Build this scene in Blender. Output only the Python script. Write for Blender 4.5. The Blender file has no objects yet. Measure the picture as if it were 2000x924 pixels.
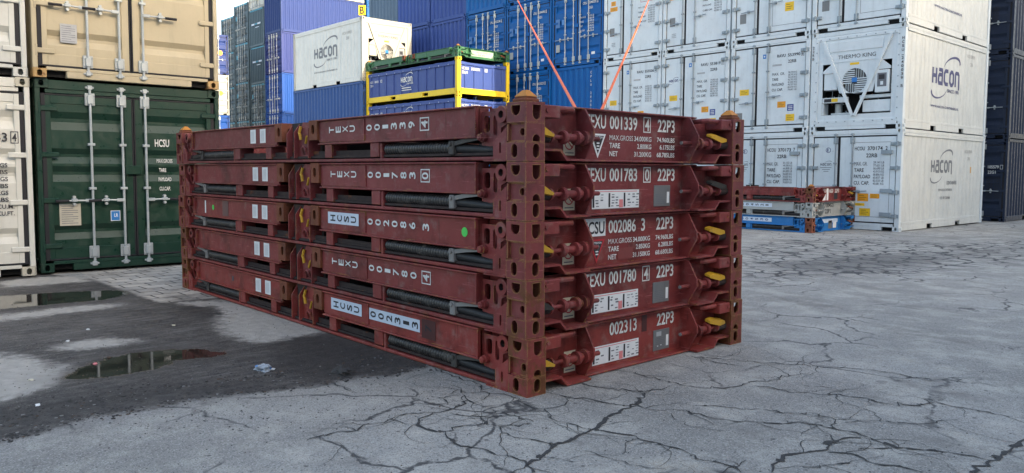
import bpy, bmesh, math, random
import numpy as np
from mathutils import Vector, Matrix
from mathutils.geometry import tessellate_polygon
random.seed(7); np.random.seed(7)
R = math.radians
scene = bpy.context.scene
COL = scene.collection

# ------------------------------------------------------------------ camera
F_PX, PITCH, ROLL, CAM_H, CX, CY, YAW = 1520.17, 0.0698, 0.0052, 1.4142, 3.4837, -3.2518, 0.8383
cam_d = bpy.data.cameras.new('camera')
cam = bpy.data.objects.new('camera', cam_d); COL.objects.link(cam)
cam_d.sensor_fit = 'HORIZONTAL'; cam_d.sensor_width = 36
cam_d.lens = 36*F_PX/2000; cam_d.shift_y = -22.0/2000
cam_d.clip_start = .05; cam_d.clip_end = 3000
_f = Vector((-math.sin(YAW)*math.cos(PITCH), math.cos(YAW)*math.cos(PITCH), -math.sin(PITCH)))
_r = Vector((math.cos(YAW), math.sin(YAW), 0)); _u = _r.cross(_f)
_r2 = _r*math.cos(ROLL)+_u*math.sin(ROLL); _u2 = _u*math.cos(ROLL)-_r*math.sin(ROLL)
M = Matrix((_r2, _u2, -_f)).transposed().to_4x4(); M.translation = (CX, CY, CAM_H)
cam.matrix_world = M
scene.camera = cam
scene.render.engine = 'CYCLES'
scene.render.resolution_x = 1024; scene.render.resolution_y = 473

# ------------------------------------------------------------------ light
SUN_AZ, SUN_EL = R(6), R(20)             # from +X, a little towards +Y, low
world = bpy.data.worlds.new('World'); scene.world = world; world.use_nodes = True
wn = world.node_tree.nodes; wl = world.node_tree.links
sky = wn.new('ShaderNodeTexSky'); sky.sky_type = 'NISHITA'; sky.sun_disc = False
sky.sun_elevation = SUN_EL; sky.sun_rotation = R(90)-SUN_AZ
sky.air_density = 1.0; sky.dust_density = 3.6; sky.ozone_density = 0.0
wl.new(sky.outputs[0], wn['Background'].inputs[0]); wn['Background'].inputs[1].default_value = 0.15
sl = bpy.data.lights.new('sun', 'SUN'); sl.energy = 2.0; sl.angle = R(.5); sl.color = (1, .90, .74)
so = bpy.data.objects.new('sun', sl); COL.objects.link(so)
sd = Vector((math.cos(SUN_AZ)*math.cos(SUN_EL), math.sin(SUN_AZ)*math.cos(SUN_EL), math.sin(SUN_EL)))
so.rotation_euler = sd.to_track_quat('Z', 'Y').to_euler(); so.location = (30, 0, 40)
scene.view_settings.view_transform = 'Standard'; scene.view_settings.look = 'None'
scene.view_settings.gamma = 1; scene.view_settings.use_curve_mapping = False
scene.view_settings.exposure = 1.80

# ------------------------------------------------------------------ materials
MATS = {}
def nnode(nt, t, **kw):
    n = nt.nodes.new(t)
    for k, v in kw.items():
        if k in n.inputs.keys() if hasattr(n.inputs, 'keys') else False: n.inputs[k].default_value = v
        else: setattr(n, k, v)
    return n
def mixc(nt, fac, a, b, mode='MIX'):
    n = nt.nodes.new('ShaderNodeMix'); n.data_type = 'RGBA'; n.blend_type = mode
    for sock, val in ((n.inputs[0], fac), (n.inputs[6], a), (n.inputs[7], b)):
        if hasattr(val, 'is_linked'): nt.links.new(val, sock)
        else: sock.default_value = (*val, 1) if isinstance(val, tuple) and len(val) == 3 else val
    return n.outputs[2]
def maprange(nt, v, a, b, c=0, d=1, smooth=True):
    n = nt.nodes.new('ShaderNodeMapRange')
    if smooth: n.interpolation_type = 'SMOOTHSTEP'
    n.inputs[1].default_value = a; n.inputs[2].default_value = b; n.inputs[3].default_value = c; n.inputs[4].default_value = d
    nt.links.new(v, n.inputs[0]); return n.outputs[0]
def mth(nt, op, a, b=None):
    n = nt.nodes.new('ShaderNodeMath'); n.operation = op
    for i, v in enumerate((a, b)):
        if v is None: continue
        if hasattr(v, 'is_linked'): nt.links.new(v, n.inputs[i])
        else: n.inputs[i].default_value = v
    return n.outputs[0]
def noise(nt, vec, scale, detail=4, rough=.55, dist=0):
    n = nt.nodes.new('ShaderNodeTexNoise'); n.inputs['Scale'].default_value = scale
    n.inputs['Detail'].default_value = detail; n.inputs['Roughness'].default_value = rough; n.inputs['Distortion'].default_value = dist
    nt.links.new(vec, n.inputs['Vector']); return n.outputs['Fac']
def vmul(nt, vec, s):
    n = nt.nodes.new('ShaderNodeVectorMath'); n.operation = 'MULTIPLY'; nt.links.new(vec, n.inputs[0]); n.inputs[1].default_value = s
    return n.outputs[0]
def base_mat(name):
    m = bpy.data.materials.new(name); m.use_nodes = True; nt = m.node_tree
    return m, nt, nt.nodes['Principled BSDF']
def obj_vec(nt):
    tc = nt.nodes.new('ShaderNodeTexCoord'); oi = nt.nodes.new('ShaderNodeObjectInfo')
    a = nt.nodes.new('ShaderNodeVectorMath'); a.operation = 'ADD'
    nt.links.new(tc.outputs['Object'], a.inputs[0]); nt.links.new(oi.outputs['Location'], a.inputs[1])
    return a.outputs[0]
def paint(name, col, rough=.5, dirt=.35, rust=.0, edge=.0, dust=.12, spec=.4, bump=.06, scuff=0, rustcol=(.19, .062, .02), wearcol=(.46, .27, .09), metallic=0):
    """weathered paint: cloudy fading, vertical runs, rust blotches and worn edges"""
    m, nt, b = base_mat(name); L = nt.links
    v = obj_vec(nt)
    n1 = noise(nt, v, 1.3, 5, .6); n2 = noise(nt, vmul(nt, v, (7, 7, .7)), 1.0, 4, .6); n3 = noise(nt, v, 9, 6, .65)
    c = mixc(nt, maprange(nt, n1, .3, .75, 0, dirt), col, tuple(x*.62+.006 for x in col))
    c = mixc(nt, maprange(nt, n2, .5, .8, 0, dirt*.9), c, tuple(x*.5+.012 for x in col))
    c = mixc(nt, maprange(nt, n3, .5, .75, 0, dust), c, (.30, .27, .23))
    if scuff > 0:
        big = noise(nt, v, 2.6, 6, .7)
        c = mixc(nt, maprange(nt, big, .50, .72, 0, .75), c, tuple(x*.30+.004 for x in col))
        c = mixc(nt, maprange(nt, big, .50, .30, 0, .35), c, tuple(min(1, x*1.25+.03) for x in col))
        sc1 = noise(nt, vmul(nt, v, (2.5, 2.5, 40)), 1.6, 5, .7); sc2 = noise(nt, vmul(nt, v, (30, 30, 2.2)), 1.2, 5, .7)
        c = mixc(nt, maprange(nt, sc1, .60, .68, 0, .5*scuff), c, tuple(min(1, x*1.5+.07) for x in col))
        c = mixc(nt, maprange(nt, sc2, .61, .69, 0, .5*scuff), c, (.05, .022, .016))
    if rust > 0:
        n4 = noise(nt, v, 5.5, 8, .72); 
        lo = .74-.28*rust
        rm = maprange(nt, n4, lo, lo+.09)
        rc = mixc(nt, n3, rustcol, tuple(x*.45 for x in rustcol))
        c = mixc(nt, rm, c, rc)
    if edge > 0:
        bv = nt.nodes.new('ShaderNodeBevel'); bv.samples = 4; bv.inputs[0].default_value = .014
        g = nt.nodes.new('ShaderNodeNewGeometry'); d = nt.nodes.new('ShaderNodeVectorMath'); d.operation = 'DOT_PRODUCT'
        L.new(bv.outputs[0], d.inputs[0]); L.new(g.outputs['Normal'], d.inputs[1])
        e = maprange(nt, d.outputs['Value'], .99, .82, 0, 1)
        n5 = noise(nt, v, 8, 7, .75)
        e = mth(nt, 'MULTIPLY', e, maprange(nt, n5, .62-.22*edge, .70-.22*edge))
        c = mixc(nt, e, c, mixc(nt, n3, wearcol, rustcol))
    L.new(c, b.inputs['Base Color'])
    L.new(maprange(nt, n3, .3, .7, max(.05, rough-.1), min(1, rough+.15)), b.inputs['Roughness'])
    b.inputs['Specular IOR Level'].default_value = spec; b.inputs['Metallic'].default_value = metallic
    if bump:
        bp = nt.nodes.new('ShaderNodeBump'); bp.inputs['Strength'].default_value = bump*4; bp.inputs['Distance'].default_value = .004
        L.new(noise(nt, v, 28, 4, .6), bp.inputs['Height']); L.new(bp.outputs[0], b.inputs['Normal'])
    return m
def flat(name, col, rough=.6, metallic=0, var=.15, spec=.4):
    m, nt, b = base_mat(name); v = obj_vec(nt)
    n = noise(nt, v, 14, 5, .65)
    c = mixc(nt, maprange(nt, n, .35, .75, 0, var*2), col, tuple(x*.55 for x in col))
    nt.links.new(c, b.inputs['Base Color']); b.inputs['Roughness'].default_value = rough; b.inputs['Metallic'].default_value = metallic
    b.inputs['Specular IOR Level'].default_value = spec
    return m
def G(name, fn, *a, **k):
    if name not in MATS: MATS[name] = fn(name, *a, **k)
    return MATS[name]
# rack paints
MAROON = [(.195, .042, .044), (.218, .042, .043), (.236, .042, .039), (.222, .042, .039), (.275, .048, .040)]
for i, c in enumerate(MAROON):
    G('rack_paint_%d' % i, paint, c, rough=.5, dirt=.4, rust=.34, edge=.45, dust=.34, scuff=1.2, spec=.25)
    G('post_paint_%d' % i, paint, tuple(x*.9 for x in c), rough=.6, dirt=.6, rust=(.45, .58, .70, .9, 1.05)[i], edge=.85, dust=.12, scuff=1)
G('casting_rust', paint, (.20, .058, .028), rough=.75, dirt=.5, rust=.8, edge=.7, dust=.06, scuff=.6, wearcol=(.34, .13, .05))
G('rack_dark', paint, (.035, .022, .02), rough=.8, dirt=.5, rust=.5)
G('rubber_black', flat, (.022, .022, .024), rough=.55)
G('spring_steel', paint, (.026, .025, .024), rough=.42, dirt=.5, rust=.25, dust=.35, spec=.6)
G('grey_steel', paint, (.24, .23, .22), rough=.5, dirt=.6, rust=.3, metallic=.1)
G('clamp_dark', paint, (.06, .055, .05), rough=.6, dirt=.5, rust=.3)
G('lever_black', paint, (.03, .026, .022), rough=.7)
G('lever_yellow', paint, (.62, .34, .02), rough=.55, dirt=.7, rust=.35, edge=.4)
G('cone_orange', paint, (.55, .22, .03), rough=.6, dirt=.6, rust=.6, edge=.5)
G('galvanised', paint, (.48, .52, .53), rough=.45, dirt=.5, rust=.25, metallic=.35, dust=.1)
G('gasket', flat, (.018, .018, .022), rough=.7)
G('dark_void', flat, (.01, .01, .011), rough=.9)
G('ink_white', flat, (.76, .76, .73), rough=.6, var=.26)
G('ink_black', flat, (.03, .03, .035), rough=.6)
G('ink_blue', flat, (.045, .045, .16), rough=.5)
G('ink_grey', flat, (.16, .17, .19), rough=.5)
G('label_white', flat, (.80, .81, .80), rough=.45, var=.06)
G('label_bluewhite', flat, (.62, .70, .80), rough=.4, var=.06)
G('label_pink', flat, (.75, .25, .25), rough=.5)
G('label_red', flat, (.50, .03, .04), rough=.5)
G('label_green', flat, (.08, .62, .10), rough=.4)
G('label_blue', flat, (.03, .20, .55), rough=.4)
G('label_navy', flat, (.02, .05, .28), rough=.4)
G('label_orange', flat, (.86, .36, .02), rough=.4)
G('label_yellow', flat, (.90, .56, .02), rough=.4)
G('plate_grey', paint, (.22, .22, .22), rough=.4, dirt=.5, dust=.3, metallic=.3)
G('patch_dark', flat, (.075, .022, .022), rough=.5)
G('patch_grey', flat, (.16, .085, .075), rough=.6)
G('patch_red', flat, (.22, .05, .045), rough=.6)
G('plate_light', flat, (.42, .43, .44), rough=.5)
G('label_greytext', flat, (.42, .42, .40), rough=.5)
G('label_orange2', flat, (.70, .38, .10), rough=.5)
G('label_faded', flat, (.45, .55, .42), rough=.6, var=.4)
G('plate_cream', flat, (.50, .47, .38), rough=.4)
G('rag_blue', flat, (.10, .24, .50), rough=.8)
G('chunk', flat, (.05, .048, .046), rough=.9)
G('c_plateblue', flat, (.08, .20, .45), rough=.5)
G('c_plateblue2', flat, (.10, .28, .62), rough=.5)
G('ink_brown', flat, (.30, .17, .03), rough=.5)
G('grit_brown', flat, (.10, .07, .05), rough=.9)
G('rag_white', flat, (.38, .42, .46), rough=.8)
G('label_cream', flat, (.72, .66, .50), rough=.5)
G('sling_orange', flat, (.90, .16, .03), rough=.55)
# container paints
CP = dict(default=(.3, .3, .3), green=(.010, .040, .026), cream=(.50, .43, .29), white=(.66, .65, .58), offwhite=(.56, .57, .53),
          reefer=(.72, .78, .80), reeferside=(.67, .68, .64), blue=(.003, .105, .35), brightblue=(.02, .16, .58), purpleblue=(.032, .070, .27), steelblue=(.07, .12, .19),
          teal=(.055, .095, .12), cyan=(.03, .26, .38), navy=(.013, .024, .055), halfblue=(.05, .085, .27), yellow=(.80, .56, .02), undblue=(.012, .034, .155), farblue=(.004, .055, .25), farviolet=(.020, .036, .16), farwhite_sundim=(.40, .39, .34), blue2=(.025, .075, .24),  # far-stack white, blues and violet painted darker to offset direct sun
          greenrack=(.035, .14, .06), blueRack=(.02, .20, .52), whiteRack=(.42, .43, .41), shed=(.72, .70, .66))
for k, c in CP.items():
    d = dict(rough=.45, dirt=.22, dust=.06, rust=0.0)
    if k in ('reefer', 'reeferside'): d.update(dirt=.34, dust=.12, rough=.42, rust=.26)
    if k in ('white', 'offwhite', 'cream'): d.update(dirt=.3, rust=.10, dust=.10)
    if k in ('blue', 'farblue', 'purpleblue', 'blue2', 'halfblue', 'undblue', 'farviolet'): d.update(spec=.25, dirt=.15, dust=.04)
    if k == 'green': d.update(rough=.35, dirt=.15, dust=.05)
    if k in ('greenrack', 'blueRack', 'whiteRack'): d.update(rust=.42, dirt=.5, dust=.2)
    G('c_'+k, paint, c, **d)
G('rust_casting_cream', paint, (.52, .34, .14), rough=.7, rust=.75, dirt=.5, edge=.5)
G('rust_casting_white', paint, (.55, .52, .42), rough=.7, rust=.45, dirt=.4)

# ------------------------------------------------------------------ mesh builder
def rrect(cx, cy, w, h, r, n=4):
    r = min(r, w/2-1e-4, h/2-1e-4); p = []
    for (sx, sy, a0) in ((1, 1, 0), (-1, 1, 90), (-1, -1, 180), (1, -1, 270)):
        for k in range(n+1):
            a = R(a0+90*k/n); p.append((cx+sx*(w/2-r)+r*math.cos(a), cy+sy*(h/2-r)+r*math.sin(a)))
    return p
def dshape(cx, y0, y1, w, down=True, n=8):
    r = w/2; p = []
    if down:      # flat top, round bottom
        p = [(cx+r, y1), (cx-r, y1)]
        for k in range(n+1):
            a = R(180+180*k/n); p.append((cx+r*math.cos(a), y0+r+r*math.sin(a)))
    else:
        p = [(cx-r, y0), (cx+r, y0)]
        for k in range(n+1):
            a = R(180*k/n); p.append((cx+r*math.cos(a), y1-r+r*math.sin(a)))
    return p
def circ(cx, cy, r, n=14): return [(cx+r*math.cos(2*math.pi*k/n), cy+r*math.sin(2*math.pi*k/n)) for k in range(n)]
class MB:
    def __init__(s, T=None): s.v = []; s.f = []; s.m = []; s.T = T or (lambda p: p)
    def add(s, vs, fs, mi=0):
        o = len(s.v); s.v += [tuple(s.T(p)) for p in vs]; s.f += [tuple(i+o for i in f) for f in fs]; s.m += [mi]*len(fs)
    def box(s, x0, x1, y0, y1, z0, z1, mi=0, b=0):
        if x0 > x1: x0, x1 = x1, x0
        if y0 > y1: y0, y1 = y1, y0
        if z0 > z1: z0, z1 = z1, z0
        if b <= 0:
            v = [(x, y, z) for x in (x0, x1) for y in (y0, y1) for z in (z0, z1)]
            s.add(v, [(0, 1, 3, 2), (4, 6, 7, 5), (0, 4, 5, 1), (2, 3, 7, 6), (0, 2, 6, 4), (1, 5, 7, 3)], mi); return
        b = min(b, (x1-x0)*.45, (y1-y0)*.45, (z1-z0)*.45)
        v = []; idx = {}
        for i, x in enumerate((x0, x1)):
            for j, y in enumerate((y0, y1)):
                for k, z in enumerate((z0, z1)):
                    sx, sy, sz = (b if i == 0 else -b), (b if j == 0 else -b), (b if k == 0 else -b)
                    for a, p in enumerate(((x, y+sy, z+sz), (x+sx, y, z+sz), (x+sx, y+sy, z))):
                        idx[(i, j, k, a)] = len(v); v.append(p)
        f = []
        for i in (0, 1):
            f.append(tuple(idx[(i, j, k, 0)] for j, k in ((0, 0), (1, 0), (1, 1), (0, 1))))
            f.append(tuple(idx[(j, i, k, 1)] for j, k in ((0, 0), (1, 0), (1, 1), (0, 1))))
            f.append(tuple(idx[(j, k, i, 2)] for j, k in ((0, 0), (1, 0), (1, 1), (0, 1))))
        for i in (0, 1):
            for j in (0, 1):
                f.append((idx[(i, j, 0, 0)], idx[(i, j, 1, 0)], idx[(i, j, 1, 1)], idx[(i, j, 0, 1)]))
                f.append((idx[(i, 0, j, 0)], idx[(i, 1, j, 0)], idx[(i, 1, j, 2)], idx[(i, 0, j, 2)]))
                f.append((idx[(0, i, j, 1)], idx[(1, i, j, 1)], idx[(1, i, j, 2)], idx[(0, i, j, 2)]))
        for i in (0, 1):
            for j in (0, 1):
                for k in (0, 1): f.append(tuple(idx[(i, j, k, a)] for a in (0, 1, 2)))
        s.add(v, f, mi)
    def cyl(s, p0, p1, r0, r1=None, n=12, mi=0):
        r1 = r0 if r1 is None else r1
        s.lathe(p0, p1, [(0, r0), (1, r1)], n, mi)
    def lathe(s, p0, p1, prof, n=12, mi=0, caps=True):
        p0 = Vector(p0); p1 = Vector(p1); d = p1-p0; a = d.normalized()
        x = a.orthogonal().normalized(); y = a.cross(x)
        v = []; f = []
        for (t, r) in prof:
            for k in range(n):
                q = 2*math.pi*k/n; v.append(p0+d*t+x*(r*math.cos(q))+y*(r*math.sin(q)))
        for i in range(len(prof)-1):
            for k in range(n): f.append((i*n+k, i*n+(k+1) % n, (i+1)*n+(k+1) % n, (i+1)*n+k))
        if caps: f.append(tuple(range(n))); f.append(tuple((len(prof)-1)*n+k for k in range(n)))
        s.add(v, f, mi)
    def tube(s, pts, r, n=8, mi=0):
        pts = [Vector(p) for p in pts]; v = []; f = []
        ref = None
        for i, p in enumerate(pts):
            t = (pts[min(i+1, len(pts)-1)]-pts[max(i-1, 0)]).normalized()
            x = t.orthogonal().normalized() if ref is None else (ref-t*ref.dot(t)).normalized(); ref = x
            y = t.cross(x)
            for k in range(n):
                q = 2*math.pi*k/n; v.append(p+x*(r*math.cos(q))+y*(r*math.sin(q)))
        for i in range(len(pts)-1):
            for k in range(n): f.append((i*n+k, i*n+(k+1) % n, (i+1)*n+(k+1) % n, (i+1)*n+k))
        f.append(tuple(range(n))); f.append(tuple((len(pts)-1)*n+k for k in range(n)))
        s.add(v, f, mi)
    def plate(s, outline, holes, mp, t, mi=0):
        """extruded plate with real holes; mp(u, v, d) gives the 3D point, d runs 0..t"""
        loops = [outline]+list(holes)
        tri = tessellate_polygon([[Vector((u, v, 0)) for u, v in l] for l in loops])
        pts = [p for l in loops for p in l]; n = len(pts)
        v = [mp(u, w, 0) for u, w in pts]+[mp(u, w, t) for u, w in pts]
        f = [tuple(q) for q in tri]+[tuple(i+n for i in reversed(q)) for q in tri]
        o = 0
        for l in loops:
            m = len(l)
            for k in range(m): f.append((o+k, o+(k+1) % m, n+o+(k+1) % m, n+o+k))
            o += m
        s.add(v, f, mi)
    def strip(s, prof, a, b, mp, mi=0, thick=0):
        """profile polyline [(p, d)] swept from a to b: mp(p, d, s)"""
        v = []; f = []
        for (p, d) in prof: v += [mp(p, d, a), mp(p, d, b)]
        for i in range(len(prof)-1): f.append((2*i, 2*i+1, 2*i+3, 2*i+2))
        s.add(v, f, mi)
    def mesh(s, name, mats, smooth=True, recalc=True):
        me = bpy.data.meshes.new(name); me.from_pydata(s.v, [], s.f)
        for m in mats: me.materials.append(m)
        me.polygons.foreach_set('material_index', s.m)
        bm = bmesh.new(); bm.from_mesh(me)
        if recalc: bmesh.ops.recalc_face_normals(bm, faces=bm.faces)
        bm.to_mesh(me); bm.free()
        if smooth:
            me.polygons.foreach_set('use_smooth', [True]*len(me.polygons)); me.set_sharp_from_angle(angle=R(32))
        return me
    def build(s, name, mats, parent=None, smooth=True, recalc=True):
        if not isinstance(mats, (list, tuple)): mats = [mats]
        ms = [MATS[m] if isinstance(m, str) else m for m in mats]
        o = bpy.data.objects.new(name, s.mesh(name, ms, smooth, recalc)); COL.objects.link(o)
        if parent: o.parent = parent
        return o
def thing(name, loc, rz=0, label=None, cat=None, group=None):
    o = bpy.data.objects.new(name, None); COL.objects.link(o); o.location = loc; o.rotation_euler = (0, 0, rz)
    o.empty_display_size = .2
    return tag(o, label, cat, group)
def tag(o, label=None, cat=None, group=None, kind=None):
    if label: o['label'] = label
    if cat: o['category'] = cat
    if group: o['group'] = group
    if kind: o['kind'] = kind
    return o
def copy_tree(o, parent=None, swap=None):
    c = o.copy(); COL.objects.link(c)
    if parent is not None: c.parent = parent
    if swap and o.type == 'MESH':
        for sl in c.material_slots:
            k = sl.material.name
            if k in swap:
                m = MATS[swap[k]]; sl.link = 'OBJECT'; sl.material = m
    for ch in list(o.children): copy_tree(ch, c, swap)
    return c
def repaint(o, swap):
    for q in [o]+list(o.children_recursive):
        if q.type == 'MESH':
            for sl in q.material_slots:
                if sl.material.name in swap:
                    m = MATS[swap[sl.material.name]]; sl.link = 'OBJECT'; sl.material = m

# ------------------------------------------------------------------ lettering
_tc = {}
def glyphs(st):
    if st in _tc: return _tc[st]
    cu = bpy.data.curves.new('t', 'FONT'); cu.body = st; cu.resolution_u = 3; cu.offset = 0 if ('M' in st and len(st) > 6) else .018
    ob = bpy.data.objects.new('t', cu); COL.objects.link(ob)
    dg = bpy.context.evaluated_depsgraph_get(); me = bpy.data.meshes.new_from_object(ob.evaluated_get(dg))
    v = np.array([q.co[:2] for q in me.vertices]) if len(me.vertices) else np.zeros((0, 2))
    f = [tuple(p.vertices) for p in me.polygons]
    bpy.data.objects.remove(ob); bpy.data.curves.remove(cu); bpy.data.meshes.remove(me)
    if len(v):
        v = (v-v.min(0))/np.maximum(v.max(0)-v.min(0), 1e-6)
    _tc[st] = (v, f); return v, f
class Frame:
    """a face to letter on: origin at its lower left as seen from outside, normal n"""
    def __init__(s, o, n): s.o = Vector(o); s.n = Vector(n); s.u = Vector((0, 0, 1)).cross(s.n)
    def p(s, u, v, d): return s.o+s.u*u+Vector((0, 0, v))+s.n*d
class Decal:
    def __init__(s, fr, eps=.003): s.fr = fr; s.mb = MB(); s.mats = []; s.eps = eps
    def mi(s, m):
        if m not in s.mats: s.mats.append(m)
        return s.mats.index(m)
    def poly(s, pts, faces, m, lvl=0): s.mb.add([s.fr.p(u, v, s.eps+lvl*.0015) for u, v in pts], faces, s.mi(m))
    def text(s, st, u, v, w, h, m='ink_white', lvl=1, rot=False, right=False):
        g, f = glyphs(st)
        if right: u = u-w
        if not len(g): return
        if st == '1':
            if rot: v, h = v+h*.22, h*.56
            else: u, w = u+w*.22, w*.56
        if rot: pts = [(u+(1-b)*w, v+a*h) for a, b in g]
        else: pts = [(u+a*w, v+b*h) for a, b in g]
        s.poly(pts, f, m, lvl)
    def rect(s, u, v, w, h, m, lvl=0): s.poly([(u, v), (u+w, v), (u+w, v+h), (u, v+h)], [(0, 1, 2, 3)], m, lvl)
    def frame(s, u, v, w, h, t, m, lvl=0):
        o = [(u, v), (u+w, v), (u+w, v+h), (u, v+h)]; i = [(u+t, v+t), (u+w-t, v+t), (u+w-t, v+h-t), (u+t, v+h-t)]
        s.poly(o+i, [(k, (k+1) % 4, 4+(k+1) % 4, 4+k) for k in range(4)], m, lvl)
    def ring(s, cu, cv, r, t, m, lvl=0, n=20):
        o = circ(cu, cv, r, n); i = circ(cu, cv, r-t, n)
        s.poly(o+i, [(k, (k+1) % n, n+(k+1) % n, n+k) for k in range(n)], m, lvl)
    def disc(s, cu, cv, r, m, lvl=0, n=20): s.poly(circ(cu, cv, r, n), [tuple(range(n))], m, lvl)
    def stroke(s, pts, w, m, lvl=0, closed=False, taper=None):
        P = [Vector(p) for p in pts]; n = len(P); L = []; Rr = []
        for i in range(n):
            a = P[(i-1) % n] if (closed or i > 0) else None; b = P[(i+1) % n] if (closed or i < n-1) else None
            d1 = (P[i]-a).normalized() if a is not None else (b-P[i]).normalized()
            d2 = (b-P[i]).normalized() if b is not None else d1
            n1 = Vector((-d1.y, d1.x)); n2 = Vector((-d2.y, d2.x)); mt = (n1+n2).normalized(); k = max(.35, mt.dot(n1))
            ww = w*(taper[i] if taper else 1)/2/k
            L.append(P[i]+mt*ww); Rr.append(P[i]-mt*ww)
        f = [(i, (i+1) % n, n+(i+1) % n, n+i) for i in range(n if closed else n-1)]
        s.poly([tuple(q) for q in L+Rr], f, m, lvl)
    def begin(s, name): s.sub = getattr(s, 'sub', []); s.keep = (s.mb, s.mats); s.mb, s.mats = MB(), []; s.nm = name
    def end(s): s.sub.append((s.nm, s.mb, s.mats)); s.mb, s.mats = s.keep
    def build(s, name, parent):
        for nm, mb, mats in getattr(s, 'sub', []): mb.build(nm, mats, parent, smooth=False, recalc=False)
        return s.mb.build(name, s.mats, parent, smooth=False, recalc=False) if s.mb.v else None
def logo(d, u, v, w, m, sub='SINCE 1981', web='WWW.HACON-CONTAINERS.NL', cap=.21):
    """swoosh logo lettering; u,v lower left of the big letters, w their total width"""
    h = w*cap; t = w*.052; lw = w*.165; gp = (w-5*lw)/4
    x = [u+k*(lw+gp) for k in range(5)]
    def c(k, a, b): return (x[k]+a*lw, v+b*h)
    d.stroke([c(0, .12, 0), c(0, .12, 1)], t, m); d.stroke([c(0, .88, 0), c(0, .88, 1)], t, m)
    d.stroke([c(0, .12+t/lw/2, .5), c(0, .88-t/lw/2, .5)], t, m)
    d.stroke([c(1, .15, .93), c(1, .85, .93), c(1, .9, .8), c(1, .9, .06), c(1, .2, .06), c(1, .08, .2), c(1, .12, .5), c(1, .3, .62), c(1, .80, .62)], t, m)
    d.stroke([c(2, .95, .93), c(2, .35, .93), c(2, .1, .75), c(2, .1, .25), c(2, .35, .07), c(2, .95, .07)], t, m)
    d.stroke([c(3, .35, .93), c(3, .65, .93), c(3, .9, .75), c(3, .9, .25), c(3, .65, .07), c(3, .35, .07), c(3, .1, .25), c(3, .1, .75)], t, m, closed=True)
    d.stroke([c(4, .1, 0), c(4, .1, .85), c(4, .2, .93), c(4, .75, .93), c(4, .9, .8), c(4, .92, -.18)], t, m)
    n = 14
    a1 = [R(172-k*180/n) for k in range(n+1)]
    d.stroke([(u+.71*w+.30*w*math.cos(a)+.02*w*math.sin(a), v+h*1.32+.12*w*math.sin(a)+.05*w*math.cos(a)) for a in a1], w*.045, m, taper=[.15+.85*(k/n)**.7 for k in range(n)]+[.35])
    a2 = [R(172+k*170/n) for k in range(n+1)]
    d.stroke([(u+.27*w+.28*w*math.cos(a), v-.34*h+.115*w*math.sin(a)+.04*w*math.cos(a)) for a in a2], w*.045, m, taper=[.35]+[1-.85*(k/n)**.7 for k in range(1, n+1)])
    if sub: d.text(sub, u+.56*w, v-.46*h, .44*w, .24*h, m)
    if web: d.text(web, u-.02*w, v-1.55*h, 1.04*w, .16*h, m)
def yellow_label(d, u, v, w, h, m='label_yellow', n=3, ink='ink_brown'):
    d.begin('warning_label'); d.rect(u, v, w, h, m)
    for k in range(n): d.rect(u+w*.14, v+h*(.22+.24*k), w*((.55, .70, .46)[k % 3]), h*.07, ink, 1)
    d.end()
def blocktext(d, u, v, w, h, rows, m='ink_black', cols=1, seed=1):
    """tiny print as the photo shows it: rows of figures"""
    rr = random.Random(seed); rh = h/rows
    for r in range(rows):
        st = ''.join(rr.choice('0123456789') for _ in range(2))+'.'+''.join(rr.choice('0123456789') for _ in range(3))+rr.choice([' KG', ' LB'])
        d.text(st, u, v+h-(r+1)*rh+rh*.12, w, rh*.74, m)

# ------------------------------------------------------------------ the ground
def gz(x, y): return -.005*max(0, math.hypot(x, y)-5)
def axis(lo, hi, step, far):
    a = list(np.arange(lo, hi+1e-6, step)); d = step; x = hi; up = []
    while x < far: d *= 1.35; x += d; up.append(x)
    d = step; x = lo; dn = []
    while x > -far: d *= 1.35; x -= d; dn.append(x)
    return np.array(dn[::-1]+a+up)
gx = axis(-10.2, 3.2, .05, 420); gy = axis(-4.2, 3.0, .05, 420)
NX, NY = len(gx), len(gy)
GX, GY = np.meshgrid(gx, gy, indexing='ij'); P2 = np.stack([GX.ravel(), GY.ravel()], 1)
# outlines of the yard's surfaces, in metres on the ground (traced from the photograph, then projected)
_Rm = np.array([list(_r2), list(_u2), list(_f)])
def gnd(u, v):
    d = _Rm[2]+_Rm[0]*((u-1000)/F_PX)-_Rm[1]*((v-440)/F_PX); t = -CAM_H/d[2]
    return (CX+d[0]*t, CY+d[1]*t)
def gpoly(px): return np.array([gnd(*p) for p in px])
def sdist(poly):
    """signed distance (positive inside)"""
    n = len(poly); d = np.full(len(P2), 1e9); ins = np.zeros(len(P2), bool)
    for i in range(n):
        a = poly[i]; b = poly[(i+1) % n]; e = b-a; w = P2-a
        t = np.clip((w@e)/(e@e+1e-12), 0, 1); q = w-t[:, None]*e; d = np.minimum(d, np.hypot(q[:, 0], q[:, 1]))
        c = ((a[1] <= P2[:, 1]) != (b[1] <= P2[:, 1])); 
        with np.errstate(divide='ignore', invalid='ignore'):
            xi = a[0]+(P2[:, 1]-a[1])*e[0]/e[1]
        ins ^= c & (P2[:, 0] < xi)
    return np.where(ins, d, -d)
def mask(*polys):
    s = np.max([sdist(gpoly(p)) for p in polys], 0); return np.clip(.5+s, 0, 1)
A_dirt = mask([(-700, 1010), (-200, 902), (0, 862), (60, 850), (180, 816), (290, 800), (420, 774), (520, 764), (600, 757), (700, 739), (770, 733), (855, 708), (760, 640), (560, 590), (380, 545), (330, 590), (200, 545), (90, 533), (-100, 535), (-900, 560)])
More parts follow.
